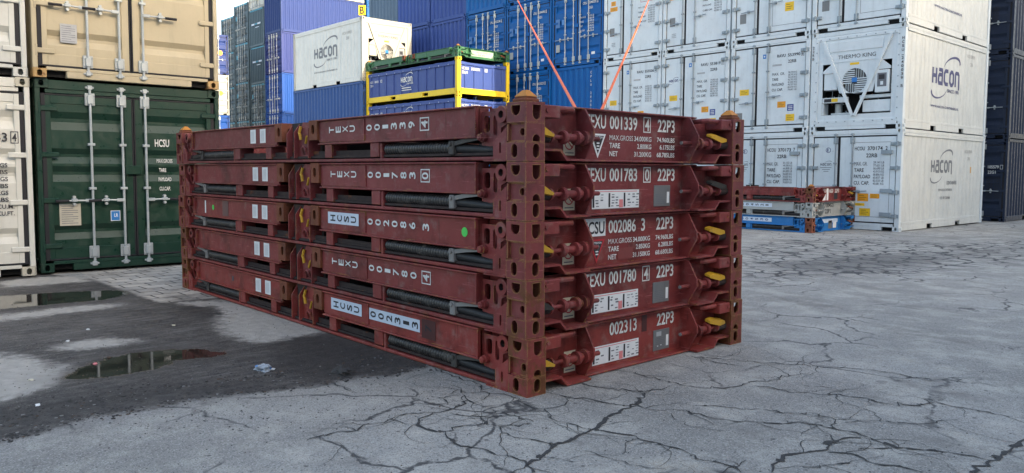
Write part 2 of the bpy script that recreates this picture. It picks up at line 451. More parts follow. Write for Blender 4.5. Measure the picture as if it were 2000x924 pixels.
A_pud = mask([(-60, 580), (0, 576), (60, 573), (150, 568), (225, 566), (258, 570), (245, 577), (200, 585), (120, 592), (60, 598), (0, 603), (-60, 604)],
             [(118, 742), (150, 722), (200, 700), (270, 688), (330, 683), (395, 682), (448, 690), (415, 698), (350, 703), (310, 718), (230, 735), (160, 741)])
A_pav = mask([(158, 531), (250, 520), (370, 512), (470, 520), (480, 575), (395, 584), (310, 592), (262, 574), (200, 552)])
A_light = mask([(352, 592), (430, 586), (500, 598), (640, 640), (622, 652), (520, 668), (465, 664), (420, 640), (440, 615), (420, 600), (380, 597)],
               [(110, 682), (150, 667), (215, 661), (262, 664), (225, 676), (170, 682)], [(-100, 622), (0, 615), (120, 600), (240, 593), (200, 602), (60, 620), (-100, 640)],
               [(-200, 700), (0, 690), (60, 700), (130, 720), (90, 760), (0, 790), (-200, 800)], [(0, 548), (60, 541), (160, 536), (170, 548), (60, 556), (0, 560)])
A_allig = mask([(1440, 470), (1600, 462), (1800, 470), (2100, 462), (2100, 500), (1880, 520), (1740, 538), (1600, 535), (1460, 560)])
A_dark = mask([(540, 655), (640, 655), (720, 670), (870, 706), (770, 733), (620, 748), (500, 720)], [(-100, 800), (0, 792), (250, 752), (430, 745), (530, 745), (520, 763), (290, 797), (60, 846), (-100, 880)], [(335, 590), (380, 584), (420, 602), (440, 618), (395, 622), (350, 606)],
              [(1480, 515), (1700, 492), (1830, 505), (1740, 528), (1560, 530)], [(1830, 478), (2080, 470), (2080, 488), (1900, 492)])
me = bpy.data.meshes.new('ground')
gzv = -.005*np.maximum(0, np.hypot(P2[:, 0], P2[:, 1])-5)
gzv = gzv*np.where(np.hypot(P2[:, 0], P2[:, 1]) < 70, 1, 0)+np.where(np.hypot(P2[:, 0], P2[:, 1]) < 70, 0, -.33)
ridge = np.clip((A_dirt-.5)*4, 0, 1)*np.clip((.85-A_dirt)*4, 0, 1)*.02       # low lip of muck along the edge of the dirt
gzv = gzv+ridge*(1-np.clip((A_pud-.3)*4, 0, 1))*(.5+.5*np.sin(P2[:, 0]*31)*np.sin(P2[:, 1]*27+P2[:, 0]*9))
verts = np.column_stack([P2, gzv])
i, j = np.meshgrid(np.arange(NX-1), np.arange(NY-1), indexing='ij'); q = (i*NY+j).ravel()
faces = np.column_stack([q, q+NY, q+NY+1, q+1])
me.from_pydata(verts.tolist(), [], faces.tolist())
for nm, ch in (('surf_a', (A_dirt, A_pud, A_pav)), ('surf_b', (A_light, A_allig, A_dark))):
    at = me.attributes.new(nm, 'FLOAT_VECTOR', 'POINT'); at.data.foreach_set('vector', np.column_stack(ch).astype(np.float32).ravel())
me.polygons.foreach_set('use_smooth', [True]*len(me.polygons))
def ground_mat():
    m, nt, b = base_mat('yard_surface'); L = nt.links
    tc = nt.nodes.new('ShaderNodeTexCoord'); v = tc.outputs['Object']
    def attr(n):
        a = nt.nodes.new('ShaderNodeAttribute'); a.attribute_name = n; s = nt.nodes.new('ShaderNodeSeparateXYZ'); L.new(a.outputs['Vector'], s.inputs[0]); return s.outputs
    sa, sb = attr('surf_a'), attr('surf_b')
    nA = noise(nt, v, .45, 6, .6); nB = noise(nt, v, 2.2, 7, .65); nC = noise(nt, v, 11, 6, .65); nD = noise(nt, v, 130, 4, .7); nE = noise(nt, vmul(nt, v, (1, 2.2, 1)), 5, 6, .7)
    vo = nt.nodes.new('ShaderNodeTexVoronoi'); vo.inputs['Scale'].default_value = 150; L.new(v, vo.inputs['Vector'])
    def msk(att, amp, w, nz):
        a = mth(nt, 'ADD', att, mth(nt, 'MULTIPLY', mth(nt, 'SUBTRACT', nz, .5), amp)); return maprange(nt, a, .5-w, .5+w)
    nF = mth(nt, 'ADD', mth(nt, 'MULTIPLY', nB, .55), mth(nt, 'MULTIPLY', nC, .45))
    # asphalt: bluish grey binder, pale and dark stones, worn pale patches, brown stains
    asp = mixc(nt, maprange(nt, nA, .3, .7), (.245, .236, .214), (.385, .373, .342))
    asp = mixc(nt, maprange(nt, nB, .42, .72, 0, .6), asp, (.52, .49, .425))
    asp = mixc(nt, maprange(nt, nE, .56, .74, 0, .45), asp, (.20, .187, .165))
    asp = mixc(nt, maprange(nt, noise(nt, v, 1.1, 5, .7), .60, .74, 0, .5), asp, (.36, .295, .21))
    st = nt.nodes.new('ShaderNodeSeparateColor'); L.new(vo.outputs['Color'], st.inputs[0])
    asp = mixc(nt, maprange(nt, st.outputs[0], .72, .94, 0, .5), asp, (.56, .55, .52))
    asp = mixc(nt, maprange(nt, st.outputs[1], .70, .94, 0, .55), asp, (.07, .07, .072))
    pale = mth(nt, 'MULTIPLY', maprange(nt, nB, .50, .62), maprange(nt, nD, .48, .58, 0, .55))
    asp = mixc(nt, pale, asp, (.55, .55, .50))
    # alligator cracking far off
    dv = nt.nodes.new('ShaderNodeVectorMath'); dv.operation = 'ADD'
    nz = nt.nodes.new('ShaderNodeTexNoise'); nz.inputs['Scale'].default_value = 3; nz.inputs['Detail'].default_value = 4; L.new(v, nz.inputs['Vector'])
    sc = nt.nodes.new('ShaderNodeVectorMath'); sc.operation = 'SCALE'; sc.inputs[3].default_value = .35; L.new(nz.outputs['Color'], sc.inputs[0])
    L.new(v, dv.inputs[0]); L.new(sc.outputs[0], dv.inputs[1])
    vc = nt.nodes.new('ShaderNodeTexVoronoi'); vc.feature = 'DISTANCE_TO_EDGE'; vc.inputs['Scale'].default_value = 2.3; L.new(dv.outputs[0], vc.inputs['Vector'])
    cr = maprange(nt, vc.outputs['Distance'], .025, .085, 1, 0)
    cr = mth(nt, 'MULTIPLY', cr, mth(nt, 'MULTIPLY', msk(sb[1], .9, .3, nF), maprange(nt, nB, .25, .42)))
    vh = nt.nodes.new('ShaderNodeTexVoronoi'); vh.feature = 'DISTANCE_TO_EDGE'; vh.inputs['Scale'].default_value = 1.15; L.new(dv.outputs[0], vh.inputs['Vector'])
    hair = mth(nt, 'MULTIPLY', maprange(nt, vh.outputs['Distance'], .005, .020, .9, 0), mth(nt, 'MULTIPLY', maprange(nt, nA, .46, .56), maprange(nt, nC, .30, .5)))
    vw = nt.nodes.new('ShaderNodeTexVoronoi'); vw.feature = 'DISTANCE_TO_EDGE'; vw.inputs['Scale'].default_value = 3.1; L.new(dv.outputs[0], vw.inputs['Vector'])
    hair = mth(nt, 'MAXIMUM', hair, mth(nt, 'MULTIPLY', maprange(nt, vw.outputs['Distance'], .006, .030, .7, 0), mth(nt, 'MULTIPLY', maprange(nt, noise(nt, v, .8, 3, .5), .54, .66), maprange(nt, nC, .35, .55))))
    vp = nt.nodes.new('ShaderNodeTexVoronoi'); vp.inputs['Scale'].default_value = 7; L.new(v, vp.inputs['Vector']); vps = nt.nodes.new('ShaderNodeSeparateColor'); L.new(vp.outputs['Color'], vps.inputs[0])
    asp = mixc(nt, mth(nt, 'MULTIPLY', maprange(nt, vp.outputs['Distance'], .05, .12, .8, 0), maprange(nt, vps.outputs[0], .72, .8)), asp, (.075, .07, .065))
    asp = mixc(nt, maprange(nt, noise(nt, vmul(nt, v, (1, 1.6, 1)), .9, 7, .72), .52, .68, 0, .6), asp, (.155, .145, .13))
    asp = mixc(nt, mth(nt, 'MAXIMUM', cr, hair), asp, (.045, .045, .047))
    asp = mixc(nt, mth(nt, 'MULTIPLY', msk(sb[2], .9, .35, nF), .6), asp, (.075, .073, .072))
    # wet grit and mud
    drt = mixc(nt, maprange(nt, nB, .35, .7), (.050, .043, .038), (.112, .100, .090))
    drt = mixc(nt, maprange(nt, nE, .5, .75), drt, (.040, .037, .036))
    vs = nt.nodes.new('ShaderNodeVectorRotate'); vs.rotation_type = 'Z_AXIS'; vs.inputs['Angle'].default_value = R(-92); L.new(v, vs.inputs['Vector'])
    nS = noise(nt, vmul(nt, vs.outputs[0], (1.0, 7.0, 1.0)), 2.2, 6, .65)
    drt = mixc(nt, maprange(nt, nS, .48, .66, 0, .75), drt, (.030, .027, .025))
    drt = mixc(nt, maprange(nt, nS, .50, .34, 0, .45), drt, (.20, .19, .175))
    drt = mixc(nt, maprange(nt, nA, .45, .65, 0, .7), drt, (.16, .147, .132))
    drt = mixc(nt, maprange(nt, st.outputs[0], .88, .98, 0, .7), drt, (.24, .23, .21))
    drt = mixc(nt, mth(nt, 'MULTIPLY', msk(sb[2], .8, .3, nF), .8), drt, (.026, .023, .021))
    lightc = mixc(nt, maprange(nt, nC, .35, .7), (.38, .355, .31), (.50, .47, .42))
    ml = msk(sb[0], .75, .10, nF)
    drt = mixc(nt, ml, drt, lightc)
    md = msk(sa[0], .35, .06, nF)
    c = mixc(nt, md, asp, drt)
    # concrete block paving
    br = nt.nodes.new('ShaderNodeTexBrick'); br.inputs['Scale'].default_value = 1; br.inputs['Brick Width'].default_value = .30; br.inputs['Row Height'].default_value = .27
    br.inputs['Mortar Size'].default_value = .011; br.inputs['Mortar Smooth'].default_value = .3; br.inputs['Bias'].default_value = 0
    br.inputs['Color1'].default_value = (.62, .57, .49, 1); br.inputs['Color2'].default_value = (.48, .445, .39, 1); br.inputs['Mortar'].default_value = (.07, .062, .055, 1)
    vr = nt.nodes.new('ShaderNodeVectorRotate'); vr.rotation_type = 'Z_AXIS'; vr.inputs['Angle'].default_value = R(88); L.new(v, vr.inputs['Vector'])
    vd = nt.nodes.new('ShaderNodeVectorMath'); vd.operation = 'ADD'; s2 = nt.nodes.new('ShaderNodeVectorMath'); s2.operation = 'SCALE'; s2.inputs[3].default_value = .05; L.new(nz.outputs['Color'], s2.inputs[0]); L.new(vr.outputs[0], vd.inputs[0]); L.new(s2.outputs[0], vd.inputs[1]); L.new(vd.outputs[0], br.inputs['Vector'])
    pv = mixc(nt, maprange(nt, nB, .4, .75, 0, .75), br.outputs['Color'], (.11, .10, .09))
    mp = msk(sa[2], .3, .05, nF)
    c = mixc(nt, mp, c, pv)
    # puddles
    mw = msk(sa[1], .46, .035, mth(nt, 'ADD', mth(nt, 'MULTIPLY', nF, .6), mth(nt, 'MULTIPLY', noise(nt, v, 9, 6, .75), .4))); wet = msk(sa[1], .6, .35, nF)
    wet = mth(nt, 'MULTIPLY', wet, .6)
    c = mixc(nt, wet, c, (.030, .027, .025)); c = mixc(nt, mw, c, mixc(nt, nC, (.012, .010, .008), (.045, .038, .030)))
    L.new(c, b.inputs['Base Color'])
    ro = mth(nt, 'SUBTRACT', maprange(nt, nC, .3, .7, .72, .95), mth(nt, 'MULTIPLY', md, .12))
    ro = mth(nt, 'MULTIPLY', ro, mth(nt, 'SUBTRACT', 1, mth(nt, 'MULTIPLY', wet, .45)))
    ro = mth(nt, 'MULTIPLY', ro, mth(nt, 'SUBTRACT', 1, mth(nt, 'MULTIPLY', mw, maprange(nt, nE, .35, .7, .97, .86)))); L.new(ro, b.inputs['Roughness'])
    b.inputs['Specular IOR Level'].default_value = .5
    h = mth(nt, 'ADD', mth(nt, 'MULTIPLY', nD, .5), mth(nt, 'MULTIPLY', vo.outputs['Distance'], .7))
    h = mth(nt, 'ADD', h, mth(nt, 'MULTIPLY', nC, mth(nt, 'ADD', .5, mth(nt, 'MULTIPLY', md, 4.0))))
    h = mth(nt, 'ADD', h, mth(nt, 'MULTIPLY', mth(nt, 'MULTIPLY', br.outputs['Fac'], mp), -1.2))
    h = mth(nt, 'ADD', h, mth(nt, 'MULTIPLY', cr, -1.0))
    bp = nt.nodes.new('ShaderNodeBump'); bp.inputs['Distance'].default_value = .006
    L.new(mth(nt, 'SUBTRACT', .8, mth(nt, 'MULTIPLY', mw, .8)), bp.inputs['Strength'])
    L.new(h, bp.inputs['Height']); L.new(bp.outputs[0], b.inputs['Normal'])
    return m
me.materials.append(ground_mat())
ground = bpy.data.objects.new('ground', me); COL.objects.link(ground); ground['kind'] = 'structure'
# cracks traced over the asphalt: ragged ribbons of dark, packed grit
def z2(pts): return [(600+a/2.851, 600+b/2.851) for a, b in pts]
def z3(pts): return [(1300+a/1.833, 420+b/1.833) for a, b in pts]
CR = []   # (pixel polyline, width in metres)
for w, p in [(.013, [(700, 340), (780, 370), (850, 400), (920, 415), (970, 455), (965, 475)]), (.006, [(920, 415), (985, 400)]), (.006, [(970, 460), (1030, 450)]),
             (.012, [(965, 475), (1090, 485), (1150, 505), (1210, 540), (1260, 565), (1320, 565)]), (.009, [(800, 440), (870, 480), (965, 478)]), (.008, [(690, 500), (760, 510), (870, 485)]),
             (.009, [(870, 490), (895, 520), (950, 545), (1040, 580), (1150, 605), (1260, 570)]), (.016, [(895, 520), (830, 555), (790, 575), (700, 590), (620, 625)]), (.01, [(760, 515), (780, 545), (830, 550)]),
             (.012, [(700, 590), (560, 595), (480, 620), (430, 645), (320, 655), (280, 690), (150, 700), (0, 742)]), (.022, [(620, 625), (640, 670), (690, 690), (770, 695)]),
             (.011, [(800, 590), (880, 608), (980, 612), (1150, 605), (1260, 640)]), (.012, [(770, 695), (860, 665), (1000, 655), (1080, 665), (1250, 650)]), (.014, [(770, 695), (780, 730), (820, 760), (930, 785), (1030, 815), (1140, 835), (1215, 860)]),
             (.006, [(820, 762), (710, 785)]), (.011, [(965, 615), (1000, 655)]), (.011, [(1075, 668), (1085, 700), (1160, 730), (1230, 735), (1300, 750), (1375, 765)]),
             (.026, [(1140, 924), (1215, 885), (1300, 835), (1350, 795), (1375, 765), (1460, 745), (1530, 710), (1580, 685), (1640, 650), (1670, 615), (1740, 590), (1800, 555), (1850, 530), (1880, 490), (1860, 470)]),
             (.014, [(1215, 860), (1230, 890), (1260, 924)]), (.012, [(1320, 475), (1400, 490), (1470, 505), (1600, 520), (1720, 545), (1810, 555), (1996, 578)]), (.007, [(1470, 505), (1440, 545), (1340, 565), (1320, 570)]),
             (.01, [(1320, 570), (1350, 615), (1400, 640), (1500, 660), (1580, 685)]), (.014, [(1600, 685), (1690, 700), (1800, 715), (1900, 750), (1996, 775)]), (.007, [(1830, 770), (1920, 760)]), (.006, [(1320, 840), (1420, 850), (1480, 865)]),
             (.006, [(1490, 795), (1600, 815), (1740, 860), (1900, 900), (1996, 905)]), (.01, [(1480, 420), (1570, 440), (1700, 455), (1860, 470), (1996, 460)]), (.01, [(1700, 355), (1790, 360), (1880, 385), (1996, 412)]),
             (.008, [(130, 420), (180, 440), (240, 468)])]: CR.append((z2(p), w))
for w, p in [(.012, [(60, 500), (110, 512), (200, 517), (300, 525), (420, 535), (600, 545), (720, 555), (830, 570), (920, 590), (1050, 600)]), (.008, [(110, 512), (180, 530), (280, 545)]),
             (.012, [(0, 597), (90, 615), (210, 622), (300, 603), (380, 592), (450, 575), (510, 570)]), (.006, [(330, 615), (480, 637), (620, 628), (700, 628)]), (.014, [(330, 615), (480, 637), (600, 643), (700, 655), (800, 678), (1000, 680), (1080, 695), (1180, 715), (1283, 730)]),
             (.01, [(940, 660), (1000, 678)]), (.011, [(110, 682), (250, 692), (420, 712), (540, 712), (610, 735)]), (.013, [(0, 697), (70, 700), (150, 725), (260, 742), (400, 748), (480, 742)]),
             (.018, [(480, 742), (600, 765), (680, 780), (740, 805), (830, 835), (950, 842), (1060, 860), (1160, 880)]), (.01, [(610, 735), (600, 765)]), (.009, [(640, 745), (760, 738), (930, 748), (1050, 735)]),
             (.028, [(380, 924), (405, 885), (420, 862), (500, 852), (565, 845), (580, 815), (640, 800), (700, 800)]), (.016, [(580, 850), (680, 860), (740, 890), (830, 900), (920, 924)]), (.012, [(690, 840), (780, 838), (830, 835)]),
             (.034, [(1090, 924), (1150, 890), (1200, 860), (1240, 830), (1283, 805)]), (.014, [(0, 828), (60, 842), (110, 875), (180, 885), (250, 905), (270, 924)]), (.008, [(250, 905), (290, 880)]), (.012, [(490, 905), (600, 895), (660, 890)]),
             (.006, [(0, 710), (90, 760), (220, 775)]), (.006, [(480, 610), (640, 630)]), (.008, [(270, 247), (420, 225), (560, 210), (760, 200), (1000, 200)]), (.012, [(735, 85), (840, 86)]), (.010, [(900, 90), (1010, 78), (1120, 70), (1283, 68)])]: CR.append((z3(p), w))
mb = MB(); rr = random.Random(3)
for pts, w in CR:
    g = [Vector((*gnd(*p), 0)) for p in pts]; fine = []
    for a, b_ in zip(g, g[1:]):
        n = max(2, min(60, int((b_-a).length/.035)))
        for k in range(n):
            q = a.lerp(b_, k/n); amp = min(.042, (b_-a).length*.15); fine.append(q+Vector((rr.uniform(-amp, amp), rr.uniform(-amp, amp), 0))*(0 if k == 0 else 1))
    fine.append(g[-1]); n = len(fine); v = []
    for k, p in enumerate(fine):
        d = (fine[min(k+1, n-1)]-fine[max(k-1, 0)]).normalized(); s = Vector((-d.y, d.x, 0))
        e = min(1, (k+1)/(n*.2), (n-k)/(n*.2)); ww = min(w, .025)*.85*(.35+.65*e)*rr.choice((.35, .6, .9, 1.2, 1.5, .8)); zz = gz(p.x, p.y)+.004
        v += [tuple(p+s*ww*.5*rr.uniform(.5, 1.4)+Vector((0, 0, zz))), tuple(p-s*ww*.5*rr.uniform(.5, 1.4)+Vector((0, 0, zz)))]
    mb.add(v, [(2*k, 2*k+1, 2*k+3, 2*k+2) for k in range(n-1)])
for pts, w in CR:
    if w < .008: continue
    g = [Vector((*gnd(*p), 0)) for p in pts]
    for a, b_ in zip(g, g[1:]):
        Ls = (b_-a).length
        for _ in range(int(Ls*6.5*rr.random()+.6)):
            p = a.lerp(b_, rr.random()); d = (b_-a).normalized(); ang = math.atan2(d.y, d.x)+rr.choice((-1, 1))*rr.uniform(.5, 1.4); n = rr.randint(5, 20); v = []
            for k in range(n+1):
                ww = .5*rr.uniform(.003, .0075)*(1-k/n*.8); nx, ny = -math.sin(ang), math.cos(ang); zz = gz(p.x, p.y)+.0035
                v += [(p.x+nx*ww, p.y+ny*ww, zz), (p.x-nx*ww, p.y-ny*ww, zz)]
                ang += rr.gauss(0, .38); p = p+Vector((math.cos(ang), math.sin(ang), 0))*rr.uniform(.02, .05)
            mb.add(v, [(2*k, 2*k+1, 2*k+3, 2*k+2) for k in range(n)])
        if rr.random() < .5 and w > .009:
            p = a.lerp(b_, rr.random()); n = 9; r0 = w*rr.uniform(.5, 1.1); zz = gz(p.x, p.y)+.0045; ph = rr.random()*6
            mb.add([(p.x+r0*rr.uniform(.4, 1.3)*math.cos(ph+k*6.283/n), p.y+r0*rr.uniform(.4, 1.3)*math.sin(ph+k*6.283/n), zz) for k in range(n)], [tuple(range(n))])
mt, nt, b = base_mat('crack_grit'); tcn = nt.nodes.new('ShaderNodeTexCoord'); nz = noise(nt, tcn.outputs['Object'], 30, 5, .7)
nt.links.new(mixc(nt, nz, (.022, .022, .023), (.075, .073, .07)), b.inputs['Base Color']); b.inputs['Roughness'].default_value = .95
cr = mb.build('asphalt_cracks', mt, smooth=False); cr['kind'] = 'structure'

# ------------------------------------------------------------------ shipping containers
W2, CL, CH = 1.219, 6.058, 2.591
def casting(mb, cx, cy, cz, sx, sy, sz, mi=0):
    """corner casting, outer corner at (cx,cy,cz); sx, sy, sz = direction of its body; plates with real slots"""
    w, d, h, t = .162, .178, .118, .016
    mb.plate(rrect(w/2, h/2, w, h, .008, 1), [rrect(w*.5, h*.5, .060, .082, .029, 4)], lambda u, v, q: (cx+sx*u, cy+sy*q, cz+sz*v), t, mi)
    mb.plate(rrect(d/2, h/2, d, h, .008, 1), [rrect(d*.5, h*.5, .060, .082, .029, 4)], lambda u, v, q: (cx+sx*q, cy+sy*u, cz+sz*v), t, mi)
    mb.box(cx+sx*t, cx+sx*w, cy+sy*t, cy+sy*d, cz, cz+sz*t, mi)
    mb.box(cx+sx*t, cx+sx*w, cy+sy*t, cy+sy*d, cz+sz*h, cz+sz*(h-t), mi)
    mb.box(cx+sx*(w-t), cx+sx*w, cy+sy*t, cy+sy*d, cz+sz*t, cz+sz*(h-t), mi)
    mb.box(cx+sx*t, cx+sx*(w-t), cy+sy*(d-t), cy+sy*d, cz+sz*t, cz+sz*(h-t), mi)
def corr_side(mb, x, s, y0, y1, z0, z1, H, mi=0, dep=.036, pitch=.278):
    n = max(1, round((y1-y0)/pitch)); p = (y1-y0)/n; pr = []
    for k in range(n):
        a = y0+k*p; pr += [(a, 0), (a+p*.27, 0), (a+p*.5, dep), (a+p*.77, dep)]
    pr.append((y1, 0))
    mb.strip(pr, z0, z1, lambda y, d, z: (x-s*d, y, z), mi)
def corr_end(mb, y, s, x0, x1, z0, z1, mi=0, dep=.042, pitch=.262):
    n = max(1, round((x1-x0)/pitch)); p = (x1-x0)/n; pr = []
    for k in range(n):
        a = x0+k*p; pr += [(a, 0), (a+p*.28, 0), (a+p*.5, dep), (a+p*.78, dep)]
    pr.append((x1, 0))
    mb.strip(pr, z0, z1, lambda x, d, z: (x, y+s*d, z), mi)
def box_frame(mb, H, castmi=0, rail=0, brail=0, postw=.125):
    for sx in (-1, 1):
        for (yc, sy) in ((0, 1), (CL, -1)):
            casting(mb, sx*W2, yc, 0, -sx, sy, 1, castmi); casting(mb, sx*W2, yc, H, -sx, sy, -1, castmi)
            mb.box(sx*(W2-.004), sx*(W2-(postw if sy > 0 else .125)), yc+sy*.006, yc+sy*.13, .119, H-.119, 0, .006)
        mb.box(sx*(W2-.006), sx*(W2-.07), .18, CL-.18, H-.10, H-.012, rail, .006)        # top rail
        segs = [(.18, CL/2-1.21), (CL/2-.85, CL/2+.85), (CL/2+1.21, CL-.18)]
        for a, b in segs: mb.box(sx*(W2-.008), sx*(W2-.06), a, b, .014, .17, brail, .004)
        for a, b in ((CL/2-1.21, CL/2-.85), (CL/2+.85, CL/2+1.21)):
            mb.box(sx*(W2-.008), sx*(W2-.06), a+.001, b-.001, .132, .169, brail, .004); mb.box(sx*(W2-.30), sx*(W2-.32), a, b, .02, .14, 2)
        mb.box(sx*.35, sx*.37, .2, CL-.2, .03, .14, 2)
    mb.box(-W2+.03, W2-.03, .07, CL-.07, H-.050, H-.026, rail)                          # roof
    mb.box(-W2+.07, W2-.07, .2, CL-.2, .14, .165, 2)                                    # floor
def lock_rod(mb, x, y, z0, z1, mi=0):
    mb.cyl((x, y, z0), (x, y, z1), .017, n=10, mi=mi)
    for z, s in ((z0+.16, 1), (z1-.16, -1)):
        mb.box(x-.062, x+.062, y+.004, y+.03, z-.085, z+.085, mi, .006); mb.box(x-.034, x+.034, y-.026, y+.006, z-.065, z+.055, mi, .006)
        for q in (-.05, .05): mb.cyl((x+q, y+.006, z+.05), (x+q, y-.006, z+.05), .009, n=6, mi=mi); mb.cyl((x+q, y+.006, z-.05), (x+q, y-.006, z-.05), .009, n=6, mi=mi)
    for z in (z0, z1):
        mb.box(x-.03, x+.03, y-.018, y+.022, z-.03, z+.03, mi, .006); mb.box(x-.055, x+.055, y+.0, y+.03, z-.012, z+.014, mi, .003)
    for f in (.43, .68): mb.box(x-.045, x+.045, y-.022, y+.028, z0+(z1-z0)*f-.018, z0+(z1-z0)*f+.018, mi, .004)
def handle(x, y, z, s, grip, parent):
    mb = MB()
    mb.box(x, x+s*.10, y-.030, y-.008, z-.022, z+.022, 0, .005)
    mb.tube([(x+s*.08, y-.02, z), (x+s*.22, y-.022, z+.004), (x+s*.30, y-.026, z)], .012, 8, 0)
    mb.tube([(x+s*.30, y-.026, z), (x+s*.46, y-.028, z-.002)], .019 if grip else .011, 8, 1 if grip else 0)
    mb.box(x+s*.20, x+s*.27, y-.045, y+.022, z-.015, z+.03, 0, .006); mb.cyl((x+s*.235, y+.02, z+.05), (x+s*.235, y-.03, z+.05), .02, n=8); mb.cyl((x+s*.235, y+.02, z-.045), (x+s*.235, y-.03, z-.045), .02, n=8)
    return mb.build('handle', ['galvanised', 'gasket'], parent)
GROOVE = [(.105, .215), (.325, .415), (.43, .525), (.785, .875)]      # measured from the leaf's top
def dry(H=CH, rods=4, grip=False, grooves=GROOVE, hz=.36, lockbox=True):
    root = thing('shipping_container', (0, 0, 0))
    mb = MB(); box_frame(mb, H, castmi=3, rail=1, postw=.066)
    for s in (-1, 1): corr_side(mb, s*(W2-.014), s, .13, CL-.13, .17, H-.10, H)
    corr_end(mb, CL-.02, -1, -W2+.125, W2-.125, .16, H-.11)
    mb.box(-W2+.162, W2-.162, CL-.012, CL-.12, .012, .16, 0, .005); mb.box(-W2+.162, W2-.162, CL-.012, CL-.12, H-.112, H-.012, 1, .005)
    # door end: header, sill with two fork notches
    mb.box(-W2+.162, W2-.162, .012, .13, H-.13, H-.012, 1, .005); mb.box(-W2+.126, W2-.126, .022, .13, H-.185, H-.131, 0, .004)
    mb.box(-.82, .82, .012, .13, .010, .10, 0, .005); mb.box(-W2+.162, W2-.162, .010, .13, .101, .145, 0, .004)
    for s in (-1, 1): mb.box(s*(W2-.162), s*.80, .10, .13, .02, .10, 2)
    mb.build('body', ['c_default', 'c_rail', 'dark_void', 'c_casting'], root, smooth=False)
    z0, z1 = .150, H-.190
    for s in (-1, 1):
        xa, xb = (-1.148, -.004) if s < 0 else (.004, 1.148)
        d = MB(); st = .115
        d.box(xa+.02, xa+st, .030, .075, z0+.02, z1-.02, 0, .004); d.box(xb-st, xb-.02, .030, .075, z0+.02, z1-.02, 0, .004)
        d.box(xa+st, xb-st, .032, .075, z0+.02, z0+.17, 0, .004); d.box(xa+st, xb-st, .032, .075, z1-.13, z1-.02, 0, .004)
        hh = z1-z0; pr = [(z1-.13, .042)]
        for (a, b) in grooves:
            t, u = z1-a*hh, z1-b*hh; e = (t-u)
            pr += [(t, .042), (t-e*.36, .088), (t-e*.56, .088), (u, .042)]
        pr.append((z0+.17, .042))
        d.strip(pr, xa+st, xb-st, lambda p, q, x: (x, q, p), 0)
        d.box(xa+.03, xb-.03, .09, .10, z0+.03, z1-.03, 0)
        hx = xa if s < 0 else xb
        for k in range(4):
            zc = z0+.20+(z1-z0-.40)*k/3
            d.box(hx-s*.20, hx+s*.03, .008, .030, zc-.035, zc+.035, 0, .010); d.cyl((hx+s*.02, .014, zc-.075), (hx+s*.02, .014, zc+.075), .018, n=8)
        if s > 0 and lockbox: d.box(-.13, .08, -.02, .030, z0+hh*.52, z0+hh*.575, 0, .006)
        do = d.build('door', ['c_default'], root, smooth=False)
        g = MB()
        wl_, wr_ = (.055, .022) if s < 0 else (.022, .055)
        for (x0, x1, zz0, zz1) in ((xa, xa+wl_, z0, z1), (xb-wr_, xb, z0, z1), (xa+wl_, xb-wr_, z0, z0+.024), (xa+wl_, xb-wr_, z1-.024, z1)): g.box(x0, x1, .027, .06, zz0, zz1, 0, .005)
        g.build('gasket', ['gasket'], do)
        xs = ((-.56, -.16) if s < 0 else ((.16, .56) if rods == 4 else (.15,)))
        for x in xs:
            r = MB(); lock_rod(r, x, -.008, .085, H-.085); ro = r.build('lock_rod', ['galvanised'], do)
            handle(x, -.008, z0+hh*hz, (-1 if s < 0 else 1), grip, do)
    return root
DOORF = Frame((-W2, .032, 0), (0, -1, 0)); SIDE_R = Frame((W2, 0, 0), (1, 0, 0)); SIDE_L = Frame((-W2, CL, 0), (-1, 0, 0)); ENDF = Frame((W2, CL, 0), (0, 1, 0))

